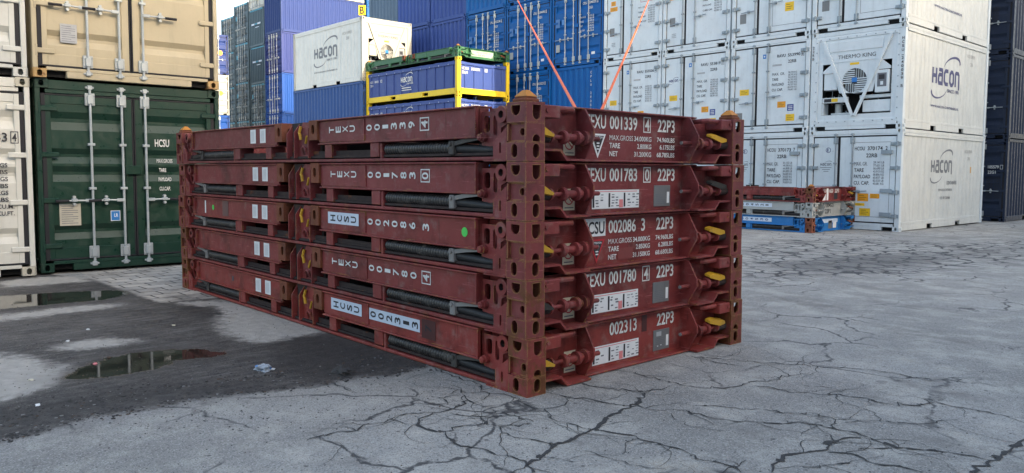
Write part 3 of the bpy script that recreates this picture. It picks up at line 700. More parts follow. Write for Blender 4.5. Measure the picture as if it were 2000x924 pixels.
def reefer(kind='door', H=CH):
    root = thing('refrigerated_container', (0, 0, 0))
    mb = MB(); box_frame(mb, H, castmi=3, rail=1, brail=1)
    for s in (-1, 1):                                              # nearly flat side skin with shallow seams
        n = 20; pr = []
        for k in range(n):
            a = .13+(CL-.26)*k/n; b = .13+(CL-.26)*(k+1)/n; pr += [(a, 0), (b-.03, 0), (b-.022, .004), (b-.008, .004)]
        pr.append((CL-.13, 0))
        mb.strip(pr, .17, H-.10, lambda y, d, z, s=s: (s*(W2-.030-d), y, z), 1)
        mb.box(s*(W2-.010), s*(W2-.035), .18, CL-.18, .171, .235, 1, .006); mb.box(s*(W2-.004), s*(W2-.035), .18, CL-.18, H-.18, H-.101, 1, .008)
        for sg in (0,): pass
    mb.box(-W2+.13, W2-.13, CL-.06, CL-.03, .15, H-.1, 1)
    mb.box(-W2+.162, W2-.162, CL-.012, CL-.10, .012, .16, 0, .005); mb.box(-W2+.162, W2-.162, CL-.012, CL-.1, H-.112, H-.012, 0, .005)
    mb.box(-W2+.162, W2-.162, .010, .12, H-.118, H-.012, 0, .005); mb.box(-W2+.126, W2-.126, .016, .12, H-.160, H-.119, 0, .004)
    mb.box(-.78, .78, .012, .12, .012, .10, 0, .005); mb.box(-W2+.162, W2-.162, .010, .12, .101, .18, 0, .005)
    for s in (-1, 1): mb.box(s*(W2-.162), s*.76, .09, .12, .02, .10, 2)
    if kind == 'unit': mb.box(-W2+.2, W2-.2, .55, .58, .2, H-.2, 2)
    mb.build('body', ['c_reefer', 'c_reeferside', 'dark_void', 'c_reefer'], root)
    z0, z1 = .185, H-.165
    if kind == 'door':
        split = -W2+.83
        for s, xa, xb in ((-1, -W2+.118, split-.004), (1, split+.004, W2-.118)):
            d = MB(); d.box(xa+.03, xb-.03, .030, .09, z0+.03, z1-.03, 0, .006)
            hx = xa if s < 0 else xb
            do = d.build('door', ['c_reefer'], root)
            g = MB()
            for (x0, x1, a, b) in ((xa, xa+.028, z0, z1), (xb-.028, xb, z0, z1), (xa+.028, xb-.028, z0, z0+.028), (xa+.028, xb-.028, z1-.028, z1)): g.box(x0, x1, .034, .07, a, b, 0, .006)
            g.build('gasket', ['gasket'], do)
            for k in range(4):
                zc = z0+.20+(z1-z0-.42)*k/3; h = MB()
                h.box(hx-s*.15, hx+s*.095, -.012, .028, zc-.045, zc+.045, 0, .006); h.cyl((hx+s*.02, -.014, zc-.06), (hx+s*.02, -.014, zc+.06), .026, n=8); h.box(hx-s*.14, hx-s*.07, -.03, -.012, zc-.03, zc+.03, 0, .004)
                h.build('hinge', ['hinge_grey'], do)
            x = split-.085 if s < 0 else split+.36
            r = MB(); lock_rod(r, x, .004, .13, H-.12); r.build('lock_rod', ['hinge_grey'], do)
            hd = MB(); zz = z0+(z1-z0)*(.30 if s < 0 else .36); q = -1 if s < 0 else 1
            hd.tube([(x, -.03, zz), (x+q*.22, -.036, zz), (x+q*.42, -.034, zz+.02*q)], .014, 8, 0); hd.box(x+q*.16, x+q*.23, -.04, .03, zz-.03, zz+.035, 0, .006)
            hd.build('handle', ['hinge_grey'], do)
    else:
        fr = MB(); U0 = -W2
        def q(u, z): return (U0+u, z)
        fr.plate([q(.10, .16), q(2.338, .16), q(2.338, 2.45), q(.10, 2.45)], [[q(.32, .40), q(2.12, .40), q(2.12, 1.74), q(.32, 1.74)]], lambda u, v, d: (u, .03+d, v), .03)
        for (a, b, c, e) in ((.11, .20, .17, 2.44), (2.238, 2.328, .17, 2.44), (.20, 2.238, .17, .26), (.20, 2.238, 2.36, 2.44)): fr.box(U0+a, U0+b, .008, .029, c, e, 0, .006)
        fo = fr.build('front_frame', ['c_reefer'], root)
        bo = MB()
        for k in range(9):
            for u in (.155, 2.283): bo.cyl((U0+u, .009, .25+k*.26), (U0+u, -.004, .25+k*.26), .016, n=6)
            for z in (.215, 2.40): bo.cyl((U0+.26+k*.24, .009, z), (U0+.26+k*.24, -.004, z), .016, n=6)
        bo.build('bolts', ['hinge_grey'], fo)
        p = MB(); p.plate([q(.34, 1.56), q(.60, 1.76), q(.60, 1.78), q(.36, 2.34), q(2.08, 2.34), q(1.86, 1.78), q(1.86, 1.76), q(2.10, 1.56), q(2.1, 1.5), q(1.80, 1.5), q(1.66, .96), q(.80, .96), q(.62, 1.5), q(.34, 1.5)], [circ(U0+1.19, 1.26, .32, 28)], lambda u, v, d: (u, .012+d, v), .03)
        p.box(U0+.5, U0+1.9, -.004, .012, 2.04, 2.30, 0, .01); p.box(U0+.62, U0+1.80, .002, .012, 1.765, 1.785, 0)
        po = p.build('unit_cover', ['c_reefer'], root)
        f = MB()
        f.cyl((U0+1.19, .22, 1.26), (U0+1.19, .20, 1.26), .33, n=28, mi=1)
        for k in range(11):
            y = -.27+k*.054; hw = math.sqrt(max(0, .315**2-y*y))
            if abs(y) < .08:
                for s in (-1, 1): f.box(U0+1.19+s*.07, U0+1.19+s*hw, .012, .024, 1.26+y-.013, 1.26+y+.013, 0)
            else:
                s = 1 if y > 0 else -1
                f.box(U0+1.19-hw*(1 if s > 0 else 0), U0+1.19+hw*(0 if s > 0 else 1), .014, .026, 1.26+y-.013, 1.26+y+.013, 0)
                for j in range(4):
                    x = .04+j*.06; hv = math.sqrt(.315**2-x*x)
                    if abs(y) > .2: f.box(U0+1.19+s*x-.012, U0+1.19+s*x+.012, .016, .028, 1.26+s*.07, 1.26+s*hv, 0)
        f.box(U0+1.12, U0+1.26, .002, .016, 1.22, 1.34, 2, .006)
        for k in range(5):
            a = k*1.2566; f.add([(U0+1.19+.05*math.cos(a), .12, 1.26+.05*math.sin(a)), (U0+1.19+.27*math.cos(a), .10, 1.26+.27*math.sin(a)), (U0+1.19+.27*math.cos(a+.7), .15, 1.26+.27*math.sin(a+.7)), (U0+1.19+.06*math.cos(a+.8), .14, 1.26+.06*math.sin(a+.8))], [(0, 1, 2, 3)], 1)
        fo2 = f.build('fan_grille', ['c_reefer', 'ink_grey', 'label_blue'], po)
        for (a, b) in (((.34, 2.36), (1.17, .36)), ((2.10, 2.36), (1.23, .36))):
            s = MB(); d = Vector((b[0]-a[0], b[1]-a[1])); nn = Vector((-d.y, d.x)).normalized()*.038
            s.plate([q(a[0]+nn.x, a[1]+nn.y), q(a[0]-nn.x, a[1]-nn.y), q(b[0]-nn.x, b[1]-nn.y), q(b[0]+nn.x, b[1]+nn.y)], [], lambda u, v, dd: (u, -.028+dd, v), .036)
            s.build('brace', ['c_reefer'], root)
        c = MB(); c.box(U0+.36, U0+.72, .04, .3, 1.06, 1.52, 0, .01); c.box(U0+.33, U0+1.02, .035, .10, .72, .86, 0, .008); c.box(U0+1.40, U0+2.10, .06, .3, .44, .74, 0, .01); c.box(U0+.33, U0+.37, .04, .3, .41, .71, 0)
        c.box(U0+.5, U0+1.0, .2, .4, .42, .46, 0); c.box(U0+1.30, U0+2.1, .10, .3, .80, .88, 0, .006)
        c.build('cabinet', ['c_reefer'], root)
        k = MB(); k.box(U0+1.72, U0+2.07, .0, .12, .92, 1.48, 0, .012); k.box(U0+1.78, U0+2.01, -.006, .002, 1.06, 1.40, 1, .005); k.box(U0+1.82, U0+1.96, -.009, -.004, 1.24, 1.36, 2); k.box(U0+1.86, U0+1.93, -.009, -.004, 1.10, 1.19, 0)
        k.build('control_box', ['c_reefer', 'ink_grey', 'ink_black'], root)
        m = MB(); r5 = random.Random(5)
        for t in range(26):
            x = r5.choice([r5.uniform(.36, .95), r5.uniform(1.5, 2.08)]); z = r5.choice([r5.uniform(.44, 1.0), r5.uniform(.9, 1.65)]); y = r5.uniform(.2, .45)
            if t % 3: m.tube([(U0+x, y, z), (U0+x+r5.uniform(-.15, .15), y-.05, z+r5.uniform(-.2, .2)), (U0+x+r5.uniform(-.25, .25), y+.03, z+r5.uniform(-.3, .1))], r5.uniform(.008, .018), 6, t % 4)
            else: m.box(U0+x, U0+x+r5.uniform(.06, .16), y, y+.1, z, z+r5.uniform(.05, .14), t % 4, .006)
        m.cyl((U0+.66, .3, .44), (U0+.66, .3, .70), .09, n=14, mi=1)
        m.build('machinery', ['ink_black', 'galvanised', 'hinge_grey', 'casting_rust'], root)
        dc = Decal(Frame((-W2, .012, 0), (0, -1, 0)), .002)
        dc.text('THERMO KING', .74, 1.845, .98, .10, 'ink_black'); dc.rect(1.06, 1.67, .24, .06, 'label_yellow'); dc.build('unit_lettering', root)
        dc = Decal(Frame((-W2, .035, 0), (0, -1, 0)), .003); dc.rect(.38, .745, .20, .09, 'ink_black'); dc.rect(.585, .745, .17, .09, 'label_yellow'); dc.build('hazard_label', root)
    return root
G('hinge_grey', paint, (.32, .38, .42), rough=.5, dirt=.4, rust=.05, metallic=.2)
MATS['c_rail'] = paint('c_rail', (.3, .3, .3)); MATS['c_casting'] = paint('c_casting', (.3, .3, .3))
def place(root, x, y, z, rz, label, cat='shipping container', group=None, col=None, rail=None, cast=None):
    root.location = (x, y, z); root.rotation_euler = (0, 0, rz); tag(root, label, cat, group)
    if col: repaint(root, {'c_default': col, 'c_rail': rail or col, 'c_casting': cast or col})
    return root

# ------------------------------------------------------------------ collapsed flat racks
L_, W_, U_ = 6.058, 2.438, .3686
def flat_rack():
    """origin at one bottom corner; the rack runs to -x (6.058) and +y (2.438)"""
    root = thing('collapsed_flat_rack', (0, 0, 0)); h = U_-.003
    def mir(mx, my): return lambda p: ((-L_-p[0] if mx else p[0]), (W_-p[1] if my else p[1]), p[2])
    # deck
    d = MB()
    d.box(-L_+.215, -.215, .03, W_-.03, .040, .058, 1)
    for my in (0, 1):
        m = MB(mir(0, my)); m.box(-L_+.178, -.178, .010, .075, .006, .030, 0, .005); m.box(-L_+.178, -.178, .055, .075, .038, .10, 1)
        d.v += [] ; o = len(d.v); d.v += m.v; d.f += [tuple(i+o for i in f) for f in m.f]; d.m += m.m
    for k in range(9): d.box(-L_+.5+k*.63, -L_+.62+k*.63, .08, W_-.08, .01, .039, 1)
    d.box(-L_/2-.28, -L_/2+.28, .12, W_-.12, .06, .20, 1)
    d.build('deck', ['M_paint', 'rack_dark'], root)
    for mx in (0, 1):
        # folded end wall: two channel beams and the boarded panel between them
        w = MB(mir(mx, 0)); n = 14; pr = []
        for k in range(n):
            a = .16+(W_-.32)*k/n; p = (W_-.32)/n; pr += [(a, 0), (a+p*.4, 0), (a+p*.5, .03), (a+p*.9, .03)]
        pr.append((W_-.16, 0)); w.strip(pr, -2.70, -.50, lambda y, dd, x: (x, y, .30-dd), 1); w.box(-2.70, -.50, .16, W_-.16, .215, .235, 1)
        for my in (0, 1):
            T = mir(mx, my); m = MB(T)
            m.box(-2.62, -.490, .030, .044, .165, .352, 0)                      # web
            m.box(-2.62, -1.893, .022, .030, .176, .343, 0)                     # doubler plate
            m.box(-2.62, -.488, .003, .150, .353, h, 0, .004); m.box(-2.62, -.488, .003, .150, .152, .165, 0, .004)
            m.box(-.505, -.490, .006, .12, .165, .353, 0)
            for k in range(22): m.box(-.494, -.486, .001, .007, .170+k*.0083, .1745+k*.0083, 0)
            o = len(w.v); w.v += m.v; w.f += [tuple(i+o for i in f) for f in m.f]; w.m += m.m
        wo = w.build('folded_end_wall', ['M_paint', 'rack_dark'], root)
        for my in (0, 1):
            T = mir(mx, my); c = MB(T)
            y0 = .0
            c.plate([(-2.768, .196), (-2.622, .196), (-2.622, h), (-2.768, h)], [rrect(-2.70, .285, .052, .085, .025, 4)], lambda u, v, q: (u, y0+q, v), .016)
            c.box(-2.768, -2.622, .016, .15, .196, .212, 0); c.box(-2.768, -2.622, .016, .15, h-.016, h, 0)
            c.plate(rrect(.083, .282, .134, .139, .005, 1), [rrect(.085, .285, .06, .07, .025, 4)], lambda u, v, q: (-2.768+q, u, v), .014)
            c.box(-2.64, -2.624, .016, .15, .212, h-.016, 0); c.box(-2.752, -2.64, .13, .146, .212, h-.016, 0)
            c.build('corner_casting', ['casting_rust'], wo)
    for mx in (0, 1):
        for my in (0, 1):
            T = mir(mx, my)
            p = MB(T); t = .013
            ho = lambda u, v: (u, v)
            eh = [dshape(.091, h-.110, h-.020, .068), dshape(.09, h-.247, h-.200, .064, down=False), rrect(.088, h-.301, .056, .086, .028, 5)]
            p.plate([(0, 0), (.162, 0), (.162, h), (0, h)], eh, lambda u, v, q: (-q, u, v), t)
            p.plate([(-.178, h-.128), (-t-.001, h-.128), (-t-.001, h), (-.178, h)], [dshape(-.094, h-.084, h-.022, .080)], lambda u, v, q: (u, q, v), t)
            p.plate([(-.178, 0), (-t-.001, 0), (-t-.001, h-.248), (-.178, h-.248)], [rrect(-.105, h-.301, .054, .084, .027, 5)], lambda u, v, q: (u, q, v), t)
            p.plate([(-.166, h-.247), (-.022, h-.247), (-.022, h-.129), (-.166, h-.129)], [circ(-.058, h-.186, .024, 12)], lambda u, v, q: (u, .026+q, v), t)
            p.box(-.178, -t-.001, t+.001, .04, h-.134, h-.128); p.box(-.178, -t-.001, t+.001, .04, h-.248, h-.242)
            p.box(-.178, -.167, .004, .024, h-.241, h-.135)
            p.plate([(t+.001, 0), (.162, 0), (.162, h), (t+.001, h)], [], lambda u, v, q: (-.178+q, u, v), .010)
            p.plate([(-.167, 0), (-t-.001, 0), (-t-.001, h), (-.167, h)], [], lambda u, v, q: (u, .162-q, v), .010)
            p.box(-.167, -t-.001, t+.001, .151, 0, .014); p.box(-.167, -t-.001, t+.001, .151, h-.014, h)
            p.box(-.166, -t-.002, t+.002, .150, h-.255, h-.243)
            p.box(-.184, .004, -.004, .166, .0, .006) if False else None
            for zc in (h-.128, h-.248): p.box(-.001, .0022, .004, .158, zc-.003, zc+.003)
            p.build('corner_post', ['M_post'], root)
            # hinge web with its slots and boss
            g = MB(T)
            g.plate([(-.487, .045), (-.185, .045), (-.185, .30), (-.215, .352), (-.30, .352), (-.345, .325), (-.487, .325)],
                    [rrect(-.435, .245, .062, .105, .022, 4), rrect(-.352, .232, .040, .13, .018, 4), [(-.295, .215), (-.225, .245), (-.215, .19), (-.25, .13), (-.30, .13)]],
                    lambda u, v, q: (u, .058+q, v), .016)
            g.lathe((-.262, .025, .298), (-.262, .078, .298), [(0, .024), (0, .054), (1, .054), (1, .024)], 18, 0, caps=False); g.lathe((-.262, .03, .298), (-.262, .07, .298), [(0, .024), (1, .024)], 18, 1, caps=False)
            g.plate([(-.31, .006), (-.186, .006), (-.186, .215), (-.31, .128)], [rrect(-.248, .085, .018, .07, .009, 3)], lambda u, v, q: (u, .008+q, v), .016)
            g.box(-.318, -.31, .01, .06, .02, .125); g.box(-.40, -.186, .0, .06, .0, .008)
            g.box(-.487, -.186, .125, .135, .04, .352, 0)
            g.build('hinge_bracket', ['M_paint', 'rack_dark'], root)
            s = MB(T); prof = []
            nr = 26
            for k in range(nr*3+1): prof.append((k/(nr*3), .0455-(.009 if k % 3 == 0 else 0)))
            s.lathe((-1.612, .066, .098), (-.80, .066, .094), [(0, .030), (0, .042)]+prof, 14, 0)
            so_ = s.build('coil_spring', ['spring_steel'], root)
            s2 = MB(T); s2.lathe((-.80, .066, .094), (-.325, .072, .070), [(0, .036), (.25, .036), (.3, .034), (.78, .030), (1, .010)], 12); s2.build('tension_rod', ['rubber_black'], root)
            s3 = MB(T); s3.box(-.792, -.735, .010, .118, .046, .142, 0, .006); s3.cyl((-.765, .012, .12), (-.765, .0, .12), .014, n=8)
            cl = s3.build('spring_clamp', ['grey_steel'], root)
            s4 = MB(T); s4.plate([(-.735, .108), (-.60, .128), (-.455, .142), (-.452, .172), (-.60, .158), (-.735, .136)], [], lambda u, v, q: (u, .018+q, v), .018)
            lv = s4.build('spring_lever', ['grey_steel'], root)
            s5 = MB(T); s5.lathe((-.452, .060, .158), (-.452, -.004, .158), [(0, .030), (.55, .030), (.56, .024), (.9, .022), (.93, .015), (1, .013)], 12); s5.build('pivot_bolt', ['M_paint'], lv)
            for (a, b) in ((-2.512, -2.398), (-1.792, -1.668)):
                k = MB(T); k.box(a, b, .012, .028, .040, .151, 0, .004); k.box(a, a+.012, .028, .16, .040, .151, 0); k.box(b-.012, b, .028, .16, .040, .151, 0); k.box(a+.012, b-.012, .03, .16, .135, .151, 0)
                k.build('fork_pocket_plate', ['M_paint'], root)
            k = MB(T); k.box(-1.655, -1.628, .014, .12, .02, .145, 0, .004); k.build('spring_stop', ['M_paint'], root)
            # end face: web is one mesh further down; per-corner fittings here
            gp = MB(T); yg = .618
            gp.plate([(-.195, .012), (-.085, .012), (.0-.004, .160), (.0-.004, .215), (-.085, h-.012), (-.195, h-.012)], [], lambda u, v, q: (u, yg+q, v), .014)
            gp.lathe((-.075, yg-.002, .158), (-.075, yg-.03, .158), [(0, .05), (1, .05)], 16)
            gp.build('gusset_plate', ['M_paint'], root)
            sh = MB(T)
            sh.cyl((-.075, .165, .158), (-.075, .745, .158), .016, n=12)
            sh.lathe((-.075, .385, .158), (-.075, .420, .158), [(0, .022), (0, .040), (.25, .046), (.75, .046), (1, .040), (1, .022)], 20)
            sh.lathe((-.075, .420, .158), (-.075, .575, .158), [(0, .026), (.58, .026), (.60, .047), (.76, .047), (.78, .028), (1, .028)], 20)
            sh.lathe((-.075, .268, .158), (-.075, .286, .158), [(0, .018), (0, .040), (1, .040), (1, .018)], 18)
            sh.lathe((-.075, .600, .158), (-.075, .612, .158), [(0, .018), (0, .030), (1, .030), (1, .018)], 14)
            sh.cyl((-.075, .744, .158), (-.075, .752, .158), .0135, n=12, mi=1)
            sho = sh.build('lock_shaft', ['M_paint', 'grey_steel'], root)
            lv = MB(T)
            if my == 0: lv.plate([(.166, .168), (.252, .156), (.258, .170), (.166, .218)], [], lambda u, v, q: (-.010-q, u, v-.2*q), .09)
            else: lv.plate([(.200, .180), (.270, .170), (.415, .206), (.410, .222), (.350, .230), (.200, .202)], [], lambda u, v, q: (-.030-q, u, v+.3*q), .05)
            lv.build('locking_lever', ['lever_yellow'], sho)
            sb_ = MB(T); sb_.cyl((-.075, .164, .155), (-.075, .26, .155), .036, n=12); sb_.build('lever_sleeve', ['rack_dark'], sho)
            bl = MB(T); bl.box(-.16, -.010, .164, .312, .272, h-.012, 0, .006); bl.cyl((-.012, .19, .32), (-.002, .19, .32), .014, n=8); bl.build('lifting_block', ['M_paint'], root)
            hb = MB(T); hb.tube([(-.055, .312, .335), (-.050, .36, .338), (-.050, .455, .338), (-.07, .485, .335), (-.20, .49, .33)], .019, 10); hb.build('grab_handle', ['M_paint'], root)
            fl = MB(T); fl.plate([(.164, .066), (.318, .066), (.375, .006), (.61, .006), (.61, .020), (.383, .020), (.324, .080), (.164, .080)], [], lambda u, v, q: (-.015-q, u, v), .19); fl.build('sill_flange', ['M_paint'], root)
        # end web between the gussets and back plates behind the fittings
        e = MB(mir(mx, 0))
        e.box(-.172, -.160, .165, W_-.165, .012, h-.010, 0); e.box(-.165, -.085, .60, W_-.60, .004, .018, 0, .004)
        e.box(-.168, -.110, .50, W_-.50, h-.012, h, 0, .003)
        e.build('end_sill', ['M_paint'], root)
    for my in (0, 1):
        T = mir(0, my); m = MB(T)
        m.plate([(-3.055, .042), (-2.800, .042), (-2.800, .30), (-2.86, .355), (-2.97, .362), (-3.055, .275)], [], lambda u, v, q: (u, .050+q, v), .014)
        for (a, b) in ((-3.205, .26), (-3.062, .275), (-2.80, .30)):
            m.plate([(.004, .042), (.13, .042), (.13, .362), (.07, .362), (.004, b)], [], lambda u, v, q, a=a: (a+q, u, v), .012)
        m.box(-3.2, -2.79, .06, .16, .042, .36, 1)
        mo = m.build('lashing_bracket', ['M_paint', 'rack_dark'], root)
        k = MB(T); k.tube([(-2.955, .040, .075), (-2.95, .026, .125), (-2.915, .022, .148), (-2.88, .026, .125), (-2.872, .040, .07)], .011, 8); k.build('lashing_ring', ['M_paint'], mo)
        k = MB(T); k.tube([(-2.985, .036, .325), (-2.998, .026, .268), (-2.975, .020, .255), (-2.962, .022, .205)], .013, 8); k.build('lashing_hook', ['lever_yellow'], mo)
        k = MB(T); k.tube([(-2.885, .030, .175), (-2.835, .018, .235)], .012, 8); k.build('lashing_hook', ['lever_yellow'], mo)
    return root
MATS['M_paint'] = paint('M_paint', (.2, .05, .05)); MATS['M_post'] = paint('M_post', (.2, .05, .05))
def cone(parent, x, y):
    m = MB(); b = (x, y, U_-.003)
    m.box(x-.062, x+.062, y-.060, y+.060, b[2], b[2]+.022, 0, .006); m.box(x-.052, x+.052, y-.05, y+.05, b[2]+.022, b[2]+.034, 0, .004)
    m.add([(x-.052, y-.05, b[2]+.0345), (x+.052, y-.05, b[2]+.0345), (x+.052, y+.05, b[2]+.0345), (x-.052, y+.05, b[2]+.0345), (x-.018, y-.014, b[2]+.075), (x+.018, y-.014, b[2]+.075), (x+.018, y+.014, b[2]+.075), (x-.018, y+.014, b[2]+.075)],
          [(0, 3, 2, 1), (4, 5, 6, 7), (0, 1, 5, 4), (1, 2, 6, 5), (2, 3, 7, 6), (3, 0, 4, 7)], 1)
    return m.build('stacking_cone', ['casting_rust', 'cone_orange'], parent)
PROTO_RACK = flat_rack()
LVL = [4, 3, 2, 1, 0]
NUM = [('TEXU', '001339', '4'), ('TEXU', '001783', '0'), ('HCSU', '002086', '3'), ('TEXU', '001780', '4'), ('HCSU', '002313', '7')]
SHIFT = [(-.004, -.005), (-.004, -.004), (-.004, -.004), (.0, .0), (.008, .008)]
RLAB = ['topmost collapsed maroon flat rack of the tall stack, numbered 001339, orange cones on its corners',
        'collapsed maroon flat rack second from top of the tall stack, numbered 001783 with boxed zero',
        'collapsed maroon flat rack in the middle of the tall stack, green dot, numbered 002086',
        'collapsed maroon flat rack second from bottom of the tall stack, numbered 001780 with scuffed lettering',
        'bottom maroon flat rack of the tall stack, rusty posts on the asphalt, numbered 002313']
EW = lambda: Frame((-.160, -.04, 0), (1, 0, 0))
def row(d, z, a, b, c, lbs=True):
    d.text(a, .993, z, {'MAX.GROSS': .26, 'TARE': .115, 'NET': .09}[a], .036)
    d.text(b, 1.467, z, .20 if len(b) == 8 else .165, .036, right=True); d.text(c, 1.754, z, .22 if len(c) == 9 else .185, .036, right=True)
for i in range(5):
    pre, num, chk = NUM[i]
    r = copy_tree(PROTO_RACK, None, {'M_paint': 'rack_paint_%d' % i, 'M_post': 'post_paint_%d' % i})
    r.name = 'collapsed_flat_rack'; r.location = (SHIFT[i][0], SHIFT[i][1], LVL[i]*U_)
    r.rotation_euler = (0, 0, R((.12, -.10, .05, -.06, .0)[i]))
    for q in r.children_recursive:
        k_ = q.name.split('.')[0]
        if i in (0, 4) and k_ in ('spring_clamp', 'spring_lever'): repaint(q, {'grey_steel': 'clamp_dark'})
    lv_ = [q for q in r.children_recursive if q.name.startswith('locking_lever')]
    for q in lv_:
        c_ = sum((Vector(b) for b in q.bound_box), Vector())/8
        if (i == 1 and c_.y > 1.2) or (i == 3 and c_.y < 1.2): repaint(q, {'lever_yellow': 'lever_black'})
    tag(r, RLAB[i], 'flat rack', 'collapsed flat racks in the tall maroon stack')
    # --- long side, letters lying on their backs
    d = Decal(Frame((0, .030, 0), (0, -1, 0)), .003); dd = Decal(Frame((0, .022, 0), (0, -1, 0)), .003)
    ink = 'ink_white'
    if pre == 'HCSU':
        dd.rect(-2.49, .225, .50, .098, 'label_bluewhite'); ik = 'ink_black'
    else: ik = 'ink_white'
    for k, ch in enumerate(pre): dd.text(ch, -2.445+k*.112, .247, .082, .052 if ch != 'T' else .052, ik, rot=True)
    if i == 4: d.rect(-1.888, .222, .70, .092, 'label_bluewhite')
    for k, ch in enumerate(num): d.text(ch, -1.868+k*.116, .243 if i == 4 else .246, .080, .050 if ch != '1' else .05, 'ink_black' if i == 4 else 'ink_white', rot=True)
    if i in (0, 1, 3): d.frame(-1.146, .222, .112, .096, .008, 'ink_white'); d.text(chk, -1.128, .243, .078, .052, 'ink_white', rot=True)
    elif i == 2: d.text(chk, -1.118, .243, .08, .052, 'ink_white', rot=True)
    else: d.rect(-1.165, .19, .17, .14, 'patch_dark'); d.text(chk, -1.118, .243, .078, .05, 'ink_black', rot=True)
    if i == 2: d.disc(-.633, .262, .033, 'label_green')
    dd.build('prefix_lettering', r); d.build('number_lettering', r)
    d = Decal(Frame((0, .030, 0), (0, -1, 0)), .003); x0 = -L_
    dd = Decal(Frame((0, .022, 0), (0, -1, 0)), .003)
    dd.rect(-4.02, .195, .125, .135, 'label_white'); dd.rect(-3.80, .195, .125, .135, 'label_white')
    for q in (-4.02, -3.80):
        for k in range(3): dd.rect(q+.03+k*.025, .21, .006, .10, 'plate_light', 1)
    if i == 2: d.rect(-5.30, .19, .035, .14, 'label_white'); d.disc(-5.06, .26, .030, 'label_green'); d.rect(-4.80, .18, .16, .16, 'patch_grey')
    if i == 4: d.rect(-4.62, .235, .03, .05, 'c_teal')
    dd.build('side_label', r)
    if i in (2, 4): d.build('side_marks', r)
    # --- short end
    d = Decal(EW(), .003)
    if i == 2:
        d.rect(.70, .222, .262, .125, 'label_white'); d.text('HCSU', .715, .238, .235, .088, 'ink_black')
    elif i < 4: d.text('TEXU', .738, .236, .215, .095)
    d.text(num, .993, .236, .305, .095)
    if i in (0, 1, 3): d.frame(1.372, .226, .086, .115, .008, 'ink_white'); d.text(chk, 1.39, .238, .05, .09)
    elif i == 2: d.text(chk, 1.36, .236, .045, .095)
    else: d.rect(1.36, .215, .06, .135, 'patch_dark')
    d.text('22P3', 1.54, .236, .212, .095)
    if i == 0: row(d, .160, 'MAX.GROSS', '34.000KG', '74.960LBS'); row(d, .105, 'TARE', '2.800KG', '6.175LBS'); row(d, .047, 'NET', '31.200KG', '68.785LBS')
    if i == 2: row(d, .160, 'MAX.GROSS', '34.000KG', '74.960LBS'); row(d, .105, 'TARE', '2.850KG', '6.280LBS'); row(d, .047, 'NET', '31.150KG', '68.680LBS')
    d.build('end_lettering', r)
    if i in (0, 2):
        d = Decal(EW(), .004); c0, c1 = ('label_white', 'ink_black') if i == 0 else ('label_red', 'ink_black')
        d.poly([(.785, .200), (.955, .200), (.870, .030)], [(0, 2, 1)], c0); d.poly([(.808, .187), (.932, .187), (.870, .062)], [(0, 2, 1)], c1, 1)
        d.text('ATTENTION', .823, .168, .094, .014, 'label_white', 2)
        for k in range(4): d.rect(.856, .150-k*.02, .028, .009, 'label_white', 2)
        d.build('warning_triangle', r)
        if i == 2: d = Decal(EW(), .004); d.rect(1.10, .040, .17, .085, 'patch_red'); d.build('peeled_sticker_mark', r)
    else:
        d = Decal(EW(), .004); d.rect(.812, .045, .512, .132, 'label_white')
        for q in (.818, .985, 1.150): d.rect(q, .055, .018, .10, 'ink_black', 1)
        d.rect(1.10, .05, .042, .058, 'label_pink', 1); rr = random.Random(i)
        for a in (.845, .90, 1.01, 1.06, 1.19, 1.24, 1.285):
            for k in range(5):
                if rr.random() < .75: d.rect(a+rr.uniform(0, .01), .060+k*.020, rr.uniform(.018, .035), rr.uniform(.004, .011), 'ink_grey', 1)
        d.rect(.83, .163, .47, .005, 'label_pink', 1); d.build('data_label', r)
        d = MB(); d.box(-.160, -.154, 1.460, 1.660, .045, .205, 0, .004); po = d.build('data_plate', ['plate_grey'], r)
        d = Decal(Frame((-.154, -.04, 0), (1, 0, 0)), .001); d.rect(1.655, .07, .03, .085, 'label_white')
        if i == 4: d.rect(1.535, .155, .06, .035, 'plate_light'); d.rect(1.545, .075, .015, .010, 'label_white'); d.rect(1.585, .078, .015, .010, 'label_white')
        for k in range(6): d.rect(1.52, .065+k*.014, .11, .004, 'ink_grey')
        d.build('plate_print', po)
    d = Decal(EW(), .004); d.rect(.527, .045, .112, .145, 'label_cream'); d.ring(.583, .125, .044, .008, 'label_red', 1); d.poly([(.552, .15), (.558, .156), (.614, .100), (.608, .094)], [(0, 3, 2, 1)], 'label_red', 1); d.rect(.54, .058, .086, .008, 'ink_grey', 1); d.build('prohibition_sticker', r)
    if i == 0:
        for x in (-.089, -L_+.089):
            for y in (.081, W_-.081): cone(r, x, y)

# ------------------------------------------------------------------ layout of the yard
PR = dict(dry4=dry(rods=4), dry3=dry(rods=3, grip=True), dry_green=dry(rods=3, grip=True), door=reefer('door'), unit=reefer('unit'))
PR['dry_low'] = dry(H=2.825, rods=4); PR['dry_hacon'] = dry(H=2.591)
_jr = random.Random(77)
def put(kind, xr, yf, z, rz, label, col=None, rail=None, cast=None, cat=None, group=None):
    """rz 0: face towards -y with right edge xr; rz 90: face towards +x, xr = its plane, yf = right (+y) edge; rz 180: plain end towards -y"""
    r = copy_tree(PR[kind]); r.name = 'refrigerated_container' if kind in ('door', 'unit') else 'shipping_container'
    if rz == 0: loc = (xr-W2, yf, z)
    elif rz == 90: loc = (xr, yf-W2, z)
    elif rz == 180: loc = (xr-W2, yf+CL, z)
    loc = (loc[0]+_jr.uniform(-.013, .013), loc[1]+_jr.uniform(-.02, .02), loc[2])
    place(r, *loc, R(rz+_jr.uniform(-.12, .12)), label, cat or ('reefer container' if kind in ('door', 'unit') else 'shipping container'), group, col, rail, cast)
    return r
YB, XB, PITCH_X = 16.95, -4.50, 2.486
